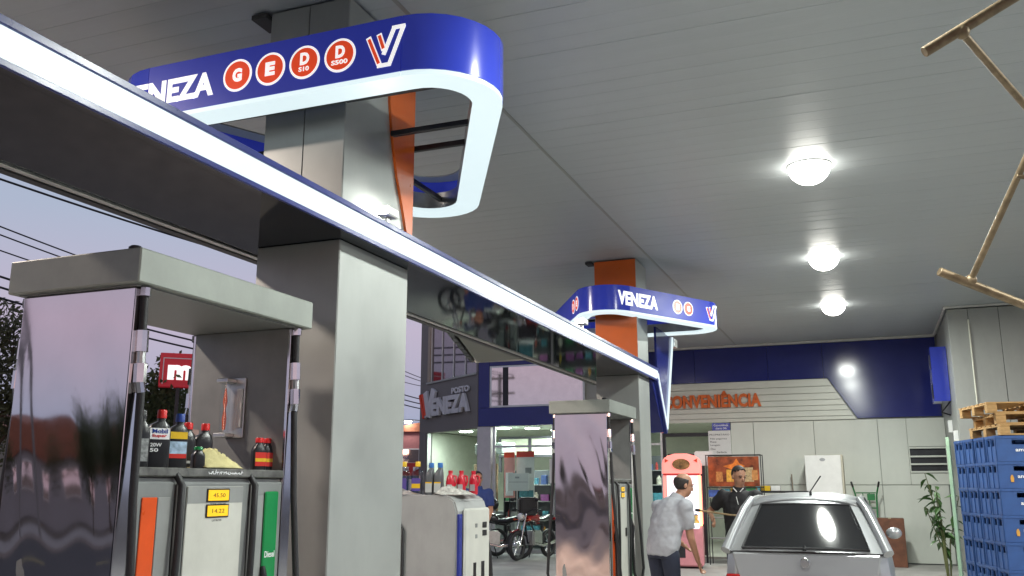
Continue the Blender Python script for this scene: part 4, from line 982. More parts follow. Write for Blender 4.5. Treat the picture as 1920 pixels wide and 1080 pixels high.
for k in range(14):
    x, y = rnd.uniform(-.25, .25), rnd.uniform(-.25, .22); rr = rnd.uniform(.05, .075)
    tg = G(); tg.ball((0, 0, rr), rr, rr, rr, 10, 7); tg.ball((0, -.01, rr * 2.3), rr * .7, rr * .7, rr * .65, 10, 6); tg.ball((rr * .5, 0, rr * 2.9), rr * .25, rr * .15, rr * .25, 8, 5); tg.ball((-rr * .5, 0, rr * 2.9), rr * .25, rr * .15, rr * .25, 8, 5)
    col = rnd.choice([(.7, .3, .4), (.7, .6, .2), (.6, .6, .62), (.3, .4, .6)]); cn = {30: 'pink', 60: 'yellow', 40: 'blue'}.get(int(col[1] * 100 + .5), 'x') if col[0] != .6 else 'white'; o = tg.build('plush_toy', M('plush_%d' % (int(col[0] * 100) + int(col[1] * 10)), col, .9), None, 0, 60); o.parent = None
    o.location = Matrix.Rotation(R(8), 3, 'Z') @ Vector((x, y, 0)) + Vector((-3.53, 18.3, .782)); tag(o, 'small %s plush toy lying inside the claw machine' % cn, 'toy', 'plush toys in the claw machine')
box('control_panel', WK, cm, -.30, .30, -.45, -.362, .74, .84, .01); g = G(); g.tube([(-.12, -.42, .84), (-.12, -.42, .92)], .008, 6); g.ball((-.12, -.42, .94), .022); g.build('joystick', BLACKP, cm); box('prize_door', DARK, cm, -.22, .02, -.366, -.361, .2, .45)

# ------------------------------------------------------------------ hanging pipe frame, upper right
pf = thing('pipe_frame', 'weathered brass coloured pipe frame hanging at the upper right', 'pipe frame', (.92, 5.0, 0))
po = Vector((.92, 5.0, 0))
def pipe(a, b, r, nm='pipe', ext=0.):
    a = Vector(a) - po; b = Vector(b) - po; d = (b - a).normalized(); g = G(); g.tube([a, b + d * ext], r, 14); o = g.build(nm, BRASS, pf, .002, 40); return o
pipe((.37, 4.3, 3.51), (.76, 4.4, 3.75), .026, 'crossbar', 1.47)
pipe((.44, 5.61, 2.75), (.88, 5.82, 2.56), .026, 'crossbar', .5)
pipe((.54, 4.345, 3.595), (.93, 5.0, 3.34), .018, 'arm')
pipe((.93, 5.0, 3.34), (.605, 5.68, 2.70), .018, 'arm')
pipe((.82, 5.19, 3.14), (1.02, 5.25, 3.10), .012, 'stub')
pipe((.93, 5.0, 3.34), (1.15, 5.05, ZC - .01), .018, 'hanger')
for p in ((.54, 4.345, 3.60), (.605, 5.68, 2.70)):
    g = G(); g.ball(Vector(p) - po, .034, .034, .034, 12, 8); g.build('weld', BRASS, pf, 0, 60)
G().box(1.02 - po.x, 1.28 - po.x, -.08, .18, ZC - .02, ZC - .002).build('ceiling_plate', BRASS, pf, .003)

# ------------------------------------------------------------------ car (rear towards the camera)
car = thing('parked_car', 'silver hatchback seen from behind with its dark rear window', 'car', (-.655, 9.15, 0)); car.scale = (.95, 1, 1)
PAINT = M('silver_car_paint', (.37, .38, .39), .3, .45, var=.0, rvar=.0, coat=.3)
# lower body loft: (y, halfwidth, z_bottom, z_shoulder, z_top)
secs = [(0.0, .70, .36, .62, .90), (.06, .78, .28, .66, .95), (.35, .81, .25, .72, .97), (1.2, .825, .22, .74, .97), (2.4, .82, .22, .74, .95), (3.1, .80, .25, .70, .90), (3.6, .74, .30, .64, .78), (3.78, .60, .36, .55, .66)]
def body_sec(y, w, zb, zs, zt):
    half = [(w * .90, zb), (w * .985, zb + .10), (w, zs - .12), (w * .995, zs), (w * .96, zt - .03), (w * .90, zt)]
    return [(-x, y, z) for x, z in half] + [(x, y, z) for x, z in half[::-1]]
g = G(); rs = [body_sec(*s) for s in secs]; n = len(rs[0])
g.add([p for r_ in rs for p in r_], [(i * n + j, i * n + (j + 1) % n, (i + 1) * n + (j + 1) % n, (i + 1) * n + j) for i in range(len(rs) - 1) for j in range(n)] + [tuple(range(n - 1, -1, -1)), tuple((len(rs) - 1) * n + j for j in range(n))])
body = g.build('body', PAINT, car, 0, 35)
# greenhouse: roof shell + pillars
lo = [(-.735, .05, .95), (.735, .05, .95), (.735, 2.75, .95), (-.735, 2.75, .95)]
hi = [(-.52, .38, 1.40), (.52, .38, 1.40), (.53, 1.75, 1.42), (-.53, 1.75, 1.42)]
def roof(u, v):
    x = (u - .5) * 2; y = .385 + v * 1.415; w = .545 + .03 * math.sin(math.pi * v)
    z = 1.425 + .035 * (1 - x * x) + .02 * math.sin(math.pi * v) - .045 * abs(x) ** 6 - .03 * max(0, .12 - v) / .12
    return (x * w, y, z)
g = G(); g.grid(roof, 16, 14); rf = g.build('roof', PAINT, car, 0, 60); m_ = rf.modifiers.new('s', 'SOLIDIFY'); m_.thickness = .035; m_.offset = -1
for s in (-1, 1):
    g = G(); g.tube([(s * .765, .02, .94), (s * .70, .15, 1.10), (s * .60, .33, 1.32), (s * .53, .43, 1.42)], [(.05, .05), (.05, .045), (.045, .04), (.04, .035)], 10); g.build('rear_pillar', PAINT, body, 0, 60)
    g = G(); g.tube([(s * .73, 2.72, .93), (s * .63, 2.2, 1.25), (s * .54, 1.78, 1.41)], .032, 8); g.build('front_pillar', PAINT, body, 0, 60)
    g = G(); g.tube([(s * .74, 1.25, .95), (s * .55, 1.22, 1.42)], .03, 8); g.build('door_pillar', BLACKP, body, 0, 60)
    g = G(); g.tube([(s * .53, .44, 1.41), (s * .548, 1.1, 1.425), (s * .54, 1.80, 1.41)], .028, 8); g.build('roof_rail', PAINT, body, 0, 60)
    g = G(); g.add([(s * .755, .14, .955), (s * .75, 2.66, .955), (s * .548, 1.78, 1.405), (s * .548, .49, 1.405)], [(0, 1, 2, 3)]); g.build('side_window', CARGLASS, body)
    g = G(); g.ball((s * .86, 2.35, 1.02), .09, .05, .065); g.build('wing_mirror', PAINT, body, 0, 60)
    for y in (.72, 3.05):
        g = G(); g.tube([(s * .66, y, .29), (s * .83, y, .29)], .29, 24); w_ = g.build('wheel', RUBBER, car, .03, 40); g = G(); g.tube([(s * .80, y, .29), (s * .838, y, .29)], .18, 20); g.build('rim', ALU, w_, .008, 40)
    g = G(); g.prism([(s * .58, .45), (s * .76, .45), (s * .765, .73), (s * .63, .73)][::s], lambda u, v, t: (u, t + .10 * max(0, abs(u) - .6), v), -.035, .03); g.build('tail_lamp', M('tail_red', (.35, .01, .01), .2, coat=.6), car, .01)
# tailgate with glass
def gate(u, v, o=0.):
    x = (u - .5) * 2; w = .735 - .235 * v; y = .01 + .43 * v - .05 * (1 - x * x) - o; z = .94 + .47 * v
    return (x * w, y, z + .01 * (1 - x * x))
g = G(); g.grid(lambda u, v: gate(-.03 + 1.06 * u, .0 + 1.0 * v, -.012), 18, 8); g.build('tailgate_frame', PAINT, car, 0, 60)
g = G(); g.grid(lambda u, v: gate(.085 + .83 * u, .06 + .84 * v, .006), 18, 10); rw = g.build('rear_window', CARGLASS, car, 0, 60)
pts = [gate(.085, .06, .008), gate(.085, .5, .008), gate(.085, .90, .008), gate(.3, .90, .008), gate(.7, .90, .008), gate(.915, .90, .008), gate(.915, .5, .008), gate(.915, .06, .008), gate(.5, .06, .008), gate(.085, .06, .008)]
g = G(); g.tube(pts, .012, 6); g.build('window_seal', RUBBER, rw, 0, 60)
g = G(); g.prism([(-.60, .50), (.60, .50), (.70, .93), (-.70, .93)], lambda u, v, t: (u, t - .05 * (1 - (u / .8) ** 2) + .03, v), -.03, .02); g.build('tailgate', PAINT, car, .015)
g = G(); g.tube([(-.76, -.01, .42), (-.5, -.10, .42), (0, -.125, .42), (.5, -.10, .42), (.76, -.01, .42)], [(.10, .08)] * 5, 10, ref=(0, 0, 1)); g.build('bumper', PAINT, car, 0, 60)
disc_geo(frame((0, -.052, 0), (1, 0, 0), (0, -1, 0)), (0, .85), .045, 0, .012, 20).build('emblem', CHROME, car, .003)
box('number_plate', M('plate_grey', (.4, .41, .42), .5), car, -.2, .2, -.075, -.055, .60, .73)
g = G(); g.tube([(.06, .50, 1.455), (.06, .48, 1.49)], .013, 8); g.tube([(.06, .48, 1.49), (.17, .52, 1.64)], [.006, .008], 6); g.build('antenna', BLACKP, car, 0, 40)
g = G(); g.add([(-.70, 2.70, .955), (.70, 2.70, .955), (.52, 1.80, 1.41), (-.52, 1.80, 1.41)], [(0, 1, 2, 3)]); g.build('windscreen', CARGLASS, car)
g = G(); g.tube([(-.35, .02, .965), (.1, .0, .985)], .009, 6); g.tube([(0, -.03, .96), (0, .0, .99)], .02, 8); g.build('rear_wiper', BLACKP, rw)

# ------------------------------------------------------------------ people
SKIN = M('skin_tan', (.42, .22, .14), .5, var=.10, vscale=20); HAIR = M('hair_dark', (.025, .02, .018), .6, var=.3, vscale=60, bump=.4, bscale=150)
def fuse(o, vox, sm=4):
    m = o.modifiers.new('r', 'REMESH'); m.mode = 'VOXEL'; m.voxel_size = vox; m.use_smooth_shade = True
    s = o.modifiers.new('s', 'SMOOTH'); s.factor = .5; s.iterations = sm
def limb(g, pts, r, n=12): 
    g.tube(pts, r, n); 
    for p, q_ in zip(pts, r): g.ball(p, q_ * .98, q_ * .98, q_ * .98, 10, 7)
def hand(g, wrist, d, side, curl=.5, s=1.):
    d = Vector(d).normalized(); side = Vector(side); side = (side - d * d.dot(side)).normalized(); nrm = d.cross(side)
    w = Vector(wrist); g.tube([w, w + d * .05 * s, w + d * .09 * s], [(.026 * s, .017 * s), (.040 * s, .016 * s), (.038 * s, .014 * s)], 10, ref=side)
    for k, ln in enumerate((.070, .082, .077, .062)):
        b = w + d * .085 * s + side * (.030 - .02 * k) * s; p1 = b + d * ln * .45 * s; p2 = p1 + (d * (1 - curl) + nrm * curl).normalized() * ln * .35 * s; p3 = p2 + (d * (.6 - curl) + nrm * curl * 1.4).normalized() * ln * .3 * s
        g.tube([b, p1, p2, p3], [.0095 * s, .009 * s, .0085 * s, .007 * s], 8)
    b = w + d * .03 * s + side * .03 * s; p1 = b + (d + side).normalized() * .038 * s; p2 = p1 + (d + side * .25 + nrm * .4).normalized() * .035 * s; g.tube([b, p1, p2], [.012 * s, .011 * s, .009 * s], 8)
def head(g, c, q, s=1.):
    """c centre of the skull, q rotation matrix (face towards -y)"""
    def P(x, y, z): return Vector(c) + q @ (Vector((x, y, z)) * s)
    def el(x, y, z, a, b, e):
        h = G(); h.ball((0, 0, 0), a * s, b * s, e * s, 16, 11); g.add([P(x, y, z) + q @ Vector(v) for v in h.v], h.f)
    el(0, .012, .025, .076, .095, .092); el(0, -.018, -.035, .062, .072, .085); el(0, -.045, -.085, .038, .035, .030)
    el(0, -.098, -.018, .011, .016, .024); el(0, -.105, -.032, .014, .014, .010); el(0, -.083, -.065, .026, .012, .007)
    el(-.03, -.082, .018, .022, .010, .007); el(.03, -.082, .018, .022, .010, .007)
    for sx in (-1, 1): el(sx * .078, .012, -.012, .010, .020, .032)
    return P
def torso(g, pelvis, waist, chest, neck, ref, sc=1., grow=0.):
    g.tube([Vector(pelvis) - (Vector(waist) - Vector(pelvis)) * .55, pelvis, waist, Vector(waist).lerp(Vector(chest), .5), chest, Vector(chest).lerp(Vector(neck), .6), neck],
           [(.13 * sc + grow, .10 * sc + grow), (.172 * sc + grow, .115 * sc + grow), (.165 * sc + grow, .125 * sc + grow), (.178 * sc + grow, .128 * sc + grow), (.185 * sc + grow, .118 * sc + grow), (.13 * sc + grow, .085 * sc + grow), (.060 + grow * .5, .058 + grow * .5)], 18, ref=ref)
def person(label, loc, J, ref, hq, shirt, pants, hair_kind):
    t = thing('person', label, 'person', loc)
    V = {k: Vector(v) for k, v in J.items()}
    g = G(); torso(g, V['pelvis'], V['waist'], V['chest'], V['neck'], ref, 1.0)
    hc = V['head']; limb(g, [V['neck'] - (hc - V['neck']).normalized() * .04, hc - Vector((0, 0, .05))], [.058, .055])
    P = head(g, hc, hq)
    for s in 'lr':
        limb(g, [V['sh' + s], V['el' + s], V['wr' + s]], [.050, .040, .027]); hand(g, V['wr' + s], V['wr' + s] - V['el' + s], J.get('side' + s, (1, 0, 0)), .55)
        limb(g, [V['hip' + s], V['kn' + s], V['an' + s]], [.085, .055, .038]); 
    o = g.build('body', SKIN, t, 0, 60); fuse(o, .0085, 5)
    # shirt
    g = G(); torso(g, V['pelvis'] + (V['waist'] - V['pelvis']) * -.1, V['waist'], V['chest'], V['neck'] - (hc - V['neck']).normalized() * .015, ref, 1.0, .022)
    for s in 'lr':
        m = V['sh' + s].lerp(V['el' + s], .72); g.tube([V['sh' + s].lerp(V['chest'], .35), V['sh' + s], V['sh' + s].lerp(V['el' + s], .4), m], [.085, .082, .074, .066], 14); g.ball(V['sh' + s], .081)
    so_ = g.build('shirt', shirt, t, 0, 60); fuse(so_, .011, 6)
    tx = bpy.data.textures.get('cloth_folds') or bpy.data.textures.new('cloth_folds', 'CLOUDS'); tx.noise_scale = .085; tx.noise_depth = 1
    dm = so_.modifiers.new('folds', 'DISPLACE'); dm.texture = tx; dm.strength = .022; dm.mid_level = .45
    cl = G(); nk = V['neck']; up = (hc - nk).normalized()
    cl.tube([nk - up * .035, nk + up * .01, nk + up * .028], [.086, .076, .070], 16); cl.build('collar', shirt, so_, 0, 60)
    # trousers
    g = G(); g.tube([V['waist'] * .25 + V['pelvis'] * .75, V['pelvis'], V['pelvis'] - Vector((0, 0, .10))], [(.180, .128), (.188, .130), (.165, .12)], 16, ref=ref)
    for s in 'lr': limb(g, [V['hip' + s], V['kn' + s], V['an' + s]], [.098, .072, .062])
    po_ = g.build('trousers', pants, t, 0, 60); fuse(po_, .012, 5)
    for s in 'lr':
        g = G(); a = V['an' + s]; fd = Vector(J['foot']).normalized(); h = G(); h.ball((0, 0, 0), .05, .135, .045, 14, 8); ang = math.atan2(-fd.x, fd.y); mt = Matrix.Rotation(ang, 3, 'Z')
        g.add([Vector((a.x, a.y, .045)) + fd * .07 + mt @ Vector(v) for v in h.v], h.f); g.build('shoe', BLACKP, t, 0, 60)
    # eyes, brows, hair
    for sx in (-1, 1):
        g = G(); h = G(); h.ball((0, 0, 0), .012, .006, .006, 8, 6); g.add([P(sx * .03, -.0835, .004) + hq @ Vector(v) for v in h.v], h.f); e_ = g.build('eye', M('eye_dark', (.03, .02, .02), .3), o, 0, 60)
        g = G(); g.tube([P(sx * .015, -.094, .024), P(sx * .032, -.093, .029), P(sx * .05, -.082, .024)], .004, 6); g.build('eyebrow', HAIR, o, 0, 60)
    g = G(); h = G()
    if hair_kind == 'short':
        h.ball((0, .015, .028), .079, .097, .095, 24, 18); vs, keep = h.v, lambda v: v[2] > .045 + max(0, -v[1]) * .50 or (v[1] > .0 and v[2] > -.035)
    else:
        h.ball((0, .014, .022), .0785, .097, .090, 24, 18); vs, keep = h.v, lambda v: v[1] > -.02 and -.06 < v[2] < .062
    fs = [f_ for f_ in h.f if all(keep(vs[i]) for i in f_)]
    g.add([P(*v) for v in vs], fs); ho = g.build('hair', HAIR, o, 0, 60); m_ = ho.modifiers.new('s', 'SOLIDIFY'); m_.thickness = .006; m_.offset = .6
    return t
I3 = Matrix.Identity(3)
BLK = M('black_polo', (.015, .014, .016), .75, var=.25, vscale=25, bump=.3, bscale=25); GRS = M('grey_polo', (.36, .37, .40), .8, var=.08, vscale=18, bump=.35, bscale=14); NAVY = M('navy_trousers', (.02, .025, .045), .8, var=.2, bump=.3, bscale=14)
# right man, facing the camera, looking down to his left
m1 = person('man in black polo standing beside the car with one hand on his hip', (-1.50, 11.25, 0),
            dict(pelvis=(.0, 0, .97), waist=(0, 0, 1.10), chest=(.0, 0, 1.37), neck=(.0, -.01, 1.51), head=(.01, -.035, 1.655), shl=(.19, 0, 1.42), ell=(.28, -.02, 1.16), wrl=(.25, -.14, .95), shr=(-.19, 0, 1.42), elr=(-.37, .06, 1.24), wrr=(-.30, -.14, 1.15), sidel=(1, 0, 0), sider=(0, 0, 1),
                 hipl=(.09, 0, .90), knl=(.10, -.01, .49), anl=(.11, .02, .09), hipr=(-.09, 0, .90), knr=(-.11, -.02, .49), anr=(-.13, .02, .09), foot=(0, -1, 0)),
            (1, 0, 0), Matrix.Rotation(R(38), 3, 'Z') @ Matrix.Rotation(R(14), 3, 'X'), BLK, NAVY, 'short')
for s in (-1, 1):
    g = G(); g.tube([(s * .018, -.085, 1.475), (s * .06, -.085, 1.52)], .007, 6); g.build('collar_stripe', WHITE, m1, 0, 40)
g = G(); g.tube([(-.02, -.145, 1.42), (.0, -.155, 1.33)], .004, 6); g.build('lanyard', WHITE, m1)
# left man, seen from behind, leaning to the car
ld = Vector((.75, .55, 0)).normalized()
m2 = person('balding man in pale grey polo leaning towards the car', (-2.04, 9.42, 0),
            dict(pelvis=(.0, -.02, .94), waist=(.02, .0, 1.07), chest=(.085, .06, 1.30), neck=(.145, .11, 1.425), head=(.205, .15, 1.555), shl=(-.06, .145, 1.33), ell=(-.05, .33, 1.10), wrl=(.10, .46, .95), shr=(.25, -.05, 1.34), elr=(.28, .01, 1.04), wrr=(.32, .15, .80), sidel=(0, 1, 0), sider=(0, 1, 0),
                 hipl=(-.08, .04, .88), knl=(-.06, .10, .48), anl=(-.11, .08, .09), hipr=(.08, -.06, .88), knr=(.10, .0, .48), anr=(.06, -.05, .09), foot=(.55, .83, 0)),
            (.83, -.55, 0), Matrix.Rotation(R(125), 3, 'Z') @ Matrix.Rotation(R(14), 3, 'X'), GRS, NAVY, 'fringe')
# third person behind the low pump
m3 = person('dark haired person in blue behind the worn low pump', (-6.09, 14.05, 0),
            dict(pelvis=(0, 0, .97), waist=(0, 0, 1.10), chest=(0, 0, 1.37), neck=(0, -.01, 1.51), head=(0, -.02, 1.655), shl=(.19, 0, 1.42), ell=(.24, -.02, 1.14), wrl=(.22, -.15, .95), shr=(-.19, 0, 1.42), elr=(-.24, -.02, 1.14), wrr=(-.22, -.15, .95), sidel=(0, -1, 0), sider=(0, -1, 0),
                 hipl=(.09, 0, .90), knl=(.10, -.01, .49), anl=(.11, .02, .09), hipr=(-.09, 0, .90), knr=(-.10, -.01, .49), anr=(-.11, .02, .09), foot=(.3, -1, 0)),
            (1, 0, 0), Matrix.Rotation(R(40), 3, 'Z'), M('blue_shirt', (.03, .06, .22), .8), NAVY, 'short')
# fuel hose held between the man and the car
hs = thing('fuel_hose', 'thin tan hose held out from the hip of the man in black', 'hose', (-1.9, 11.1, 0)); 
g = G(); g.tube([(-.05, -.02, 1.26), (.1, -.02, 1.24), (.30, -.06, 1.215), (.52, -.12, 1.20), (.60, -.16, .9), (.5, -.2, .3), (.3, -.3, .02), (-.2, -.5, .02)], .011, 8); g.build('hose', M('tan_hose', (.34, .24, .13), .5), hs, 0, 60); g = G(); g.tube([(-.10, -.02, 1.265), (-.04, -.02, 1.26)], .016, 8); g.build('end_fitting', BLACKP, hs)

# ------------------------------------------------------------------ motorcycles
def moto(loc, rz, label, tank, box_=False):
    t = thing('motorcycle', label, 'motorcycle', loc, rz, 'motorcycles parked before the shop')       # front towards -y
    for y, nm in ((-.62, 'f'), (.64, 'r')):
        g = G(); N_ = 28; g.add([((.045 * math.cos(b)) , y + (.26 + .045 * math.sin(b)) * math.cos(a), .31 + (.26 + .045 * math.sin(b)) * math.sin(a)) for a in [2 * math.pi * i / N_ for i in range(N_)] for b in [2 * math.pi * j / 8 for j in range(8)]], [(i * 8 + j, i * 8 + (j + 1) % 8, ((i + 1) % N_) * 8 + (j + 1) % 8, ((i + 1) % N_) * 8 + j) for i in range(N_) for j in range(8)])
        w_ = g.build('wheel', RUBBER, t, 0, 60)
        g = G(); g.tube([(-.03, y, .31), (.03, y, .31)], .06, 14)
        for k in range(6): a = k * math.pi / 3; g.tube([(0, y, .31), (0, y + .22 * math.cos(a), .31 + .22 * math.sin(a))], .012, 6)
        g.build('rim', ALU, w_, 0, 50)
    for s in (-1, 1):
        g = G(); g.tube([(s * .075, -.62, .31), (s * .075, -.42, .82), (s * .07, -.36, .96)], .02, 8); g.build('fork', CHROME, t, 0, 50)
        g = G(); g.tube([(s * .06, -.36, .98), (s * .22, -.33, 1.06), (s * .36, -.24, 1.04)], .012, 8); g.build('handlebar', DARK, t, 0, 50)
        g = G(); g.tube([(s * .24, -.32, 1.07), (s * .30, -.33, 1.22)], .006, 6); g.ball((s * .31, -.33, 1.25), .055, .015, .038); g.build('mirror', BLACKP, t, 0, 50)
        g = G(); g.tube([(s * .10, -.40, .84), (s * .17, -.42, .84)], .008, 6); g.ball((s * .19, -.42, .84), .03, .03, .022); g.build('indicator', ORANGEP, t, 0, 50)
    g = G(); g.ball((0, -.45, .90), .085, .07, .085, 16, 10); hl = g.build('headlight', CHROME, t, 0, 60); g = G(); g.ball((0, -.50, .90), .070, .03, .070, 14, 8); g.build('lens', M('headlight_lens', (.7, .7, .68), .1, .3, coat=1), hl, 0, 60)
    g = G(); g.tube([(0, -.28, .84), (0, -.12, .90), (0, .10, .86), (0, .20, .76)], [(.09, .06), (.15, .11), (.13, .10), (.07, .06)], 14, ref=(1, 0, 0)); g.build('tank', tank, t, 0, 60)
    g = G(); g.tube([(0, .10, .80), (0, .35, .80), (0, .65, .86), (0, .80, .88)], [(.10, .05), (.14, .06), (.13, .06), (.06, .04)], 12, ref=(1, 0, 0)); g.build('seat', BLACKP, t, 0, 60)
    g = G(); g.box(-.13, .13, -.16, .22, .30, .60); g.build('engine', ALU, t, .03, seg=2)
    g = G(); g.tube([(0, -.36, .9), (0, -.25, .55), (0, -.2, .35), (0, .3, .33), (0, .42, .7), (0, .0, .78)], .02, 8); g.tube([(0, .3, .4), (0, .64, .31)], .018, 8); g.build('frame', DARK, t, 0, 50)
    g = G(); g.tube([(.11, -.1, .36), (.14, .2, .28), (.15, .75, .36)], [.02, .03, .045], 10); g.build('exhaust', CHROME, t, 0, 50)
    g = G(); g.tube([(0, -.62 - .2, .60), (0, -.62, .645), (0, -.42, .60)], [(.05, .012)] * 3, 8, ref=(1, 0, 0)); g.build('front_fender', tank, t, 0, 50)
    g = G(); g.tube([(0, .6, .80), (0, .88, .78), (0, .98, .55)], [(.07, .02)] * 3, 8, ref=(1, 0, 0)); g.build('rear_fender', BLACKP, t, 0, 50); g = G(); g.ball((0, .90, .82), .06, .03, .04); g.build('tail_lamp', MATS['tail_red'], t, 0, 60)
    if box_:
        bx_ = G().box(-.22, .22, .62, 1.02, .92, 1.30).build('top_box', BLACKP, t, .04, seg=2); G().box(-.15, .15, 1.021, 1.03, 1.0, 1.2).build('reflector', WHITE, bx_)
    g = G(); g.tube([(-.05, .1, .32), (-.22, .2, .02)], .012, 6); g.build('side_stand', DARK, t)
    return t
moto((-6.95, 19.0, 0), R(-12), 'red tanked motorcycle with round chrome headlight facing the camera', M('red_tank', (.30, .02, .02), .25, coat=.6))
moto((-7.75, 18.5, 0), R(-62), 'black motorcycle with mirrors up, left of the red one', M('black_tank', (.02, .02, .022), .2, coat=.6), True)
moto((-8.35, 18.9, 0), R(-38), 'dark blue motorcycle parked behind the worn low pump', M('navy_tank', (.02, .03, .10), .25, coat=.6))
hm = thing('helmet', 'dark motorcycle helmet with visor hung on the black motorcycle', 'helmet', (-7.62, 18.36, 1.02)); g = G(); g.ball((0, 0, .13), .13, .15, .135, 18, 12); g.build('shell', BLACKP, hm, 0, 60); g = G(); g.ball((.0, -.04, .13), .118, .125, .07, 16, 8); g.build('visor', CARGLASS, hm, 0, 60)

# ------------------------------------------------------------------ street: trees, poles, wires, houses
BARK = M('bark', (.09, .065, .045), .9, var=.3, bump=.5, bscale=30); LEAVES = M('foliage', (.10, .12, .05), .6, var=.5, vscale=3, translucent=.45); LEAVES2 = M('foliage_olive', (.12, .12, .055), .6, var=.5, vscale=3, translucent=.45)
def tree_mesh(seed, h, r, nleaf, leaf):
    rnd = random.Random(seed); tr = G(); lv = G()
    tr.tube([(0, 0, 0), (.05, .02, h * .22), (-.04, .05, h * .42), (.02, 0, h * .6)], [.17, .13, .10, .06], 9)
    ends = []
    for k in range(11):
        a = rnd.uniform(0, 6.28); z0 = h * rnd.uniform(.28, .6); ln = r * rnd.uniform(.6, 1.05); e = Vector((math.cos(a) * ln, math.sin(a) * ln, z0 + h * rnd.uniform(.1, .38)))
        m = Vector((math.cos(a) * ln * .4, math.sin(a) * ln * .4, z0 + (e.z - z0) * .55)); tr.tube([(0, 0, z0), m, e], [.06, .04, .015], 6); ends += [e, m.lerp(e, .6), m]
        for q_ in range(3):
            e2 = e + Vector((rnd.uniform(-.7, .7), rnd.uniform(-.7, .7), rnd.uniform(.1, .9))); tr.tube([m.lerp(e, .7), e2], [.02, .006], 5); ends.append(e2)
    for k in range(nleaf):
        c = rnd.choice(ends) + Vector((rnd.gauss(0, .38), rnd.gauss(0, .38), rnd.gauss(0, .34)))
        u = Vector((rnd.uniform(-1, 1), rnd.uniform(-1, 1), rnd.uniform(-1, 1))).normalized(); w = u.orthogonal().normalized(); s = leaf * rnd.uniform(.6, 1.3)
        lv.add([c - u * s, c + w * s * .5, c + u * s, c - w * s * .5], [(0, 1, 2, 3)])
    return tr.mesh('trunk', 0, 60), lv.mesh('crown')
TM = [tree_mesh(1, 5.6, 2.0, 10000, .105), tree_mesh(2, 6.4, 2.3, 9000, .11), tree_mesh(3, 5.0, 1.7, 8000, .10)]
for i, (a, b) in enumerate(TM): a.materials.append(BARK); b.materials.append(LEAVES2 if i == 1 else LEAVES)
for i, (x, y, k, s, lb) in enumerate([(-24.6, 24.4, 0, 1.0, 'leafy street tree seen through the near pump opening'), (-22.2, 17.6, 1, .95, 'street tree at the left edge behind the mirror panel'), (-26.0, 28.5, 2, .95, 'smaller street tree behind the near pump opening, by the red sign'),
                                      (-23.0, 4.0, 0, 1.1, 'street tree across the road, mirrored in the near pump'), (-25.5, -7.0, 1, .8, 'street tree behind the viewer, mirrored dark in the near pump'), (-26.0, -64.0, 2, .8, 'street tree far behind the viewer, mirrored in the far pump'), (-27, -22, 2, .9, 'low tree mirrored in the near pump panel')]):
    t = thing('street_tree', lb, 'tree', (x, y, -.15), i * 1.3, 'trees along the street'); t.scale = (s, s, s)
    link('trunk', TM[k][0], None, t); link('crown', TM[k][1], None, t)

def pole(loc, h, label, lamp=None):
    t = thing('utility_pole', label, 'pole', loc, 0, 'utility poles along the street')
    G().tube([(0, 0, 0), (0, 0, h)], [.16, .11], 10).build('shaft', M('pole_concrete', (.24, .23, .22), .85), t, 0, 40)
    for z in (h - .35, h - 1.3): box('crossarm', M('pole_wood', (.10, .08, .06), .8), t, -1.0, 1.0, -.06, .06, z, z + .12)
    for x in (-.9, -.45, .45, .9): G().lathe([(.04, 0), (.05, .05), (.025, .12)], (x, 0, h - .229), 8).build('insulator', M('insulator', (.2, .12, .08), .3), t, 0, 50)
    if lamp:
        g = G(); g.tube([(0, 0, lamp), (.9 * SX, 0, lamp + .45), (1.9 * SX, 0, lamp + .55)], .04, 8); g.build('lamp_arm', ALU, t, 0, 50)
        g = G(); g.ball((2.1 * SX, 0, lamp + .52), .34, .13, .09, 14, 8); lh = g.build('lamp_head', ALU, t, 0, 60)
        g = G(); g.ball((2.12 * SX, 0, lamp + .42), .26, .14, .11, 14, 8); g.build('lamp_bulb', M('street_bulb', (.9, .9, .8), .4, emit=(1, .97, .88), estr=45), lh, 0, 60)
    return t
SX = -1
PX = -23.9
pole((-21.6, -12, -.15), 8.6, 'utility pole behind the viewer across the road'); pole((-21.6, 14, -.15), 8.6, 'utility pole left of the near pump across the road')
SX = -1
pole((-26.4, 54, -.15), 8.2, 'utility pole with a lit street lamp beside the red shop front', 5.4)
pole((-23.5, 36, -.15), 8.8, 'utility pole in the gap between column and shop wall')
WIRE = M('wire_black', (.012, .012, .014), .6)
def wire(a, b, sag, r, label, nm='overhead_wire'):
    a = Vector(a); b = Vector(b); pts = []
    for k in range(25):
        f_ = k / 24; p = a.lerp(b, f_); p.z -= sag * 4 * f_ * (1 - f_); pts.append(p - a)
    o = G().tube(pts, r, 6).build(nm, WIRE, None, 0, 60); o.location = a; tag(o, label, 'wire', 'overhead wires along the street'); return o
names = ['topmost', 'second', 'third', 'fourth', 'fifth', 'lowest']
for sp, (p, q_) in enumerate((((-21.6, -12), (-21.6, 14)), ((-21.6, 14), (-23.5, 36)), ((-23.5, 36), (-26.4, 54)), ((-26.4, 54), (-31, 90)))):
    seg = ('beyond the left edge', 'between near pump and column', 'over the red shop front', 'running off down the street')[sp]
    for k, (dx, z) in enumerate(((-.9, 8.35), (.45, 8.3), (.9, 8.35), (.1, 7.3), (.14, 7.0), (.18, 6.7))):
        wire((p[0] + dx, p[1], z - (.3 if sp == 2 and 0 else 0)), (q_[0] + dx, q_[1], z - (.4 if sp in (2, 3) else 0)), .35, .022 if k < 3 else .035, '%s overhead wire %s' % (names[k], seg))
wire((-21.6, 6.0, 9.9), (-14.5, 30.0, 8.0), .5, .03, 'single dark wire crossing the sky above the near pump')
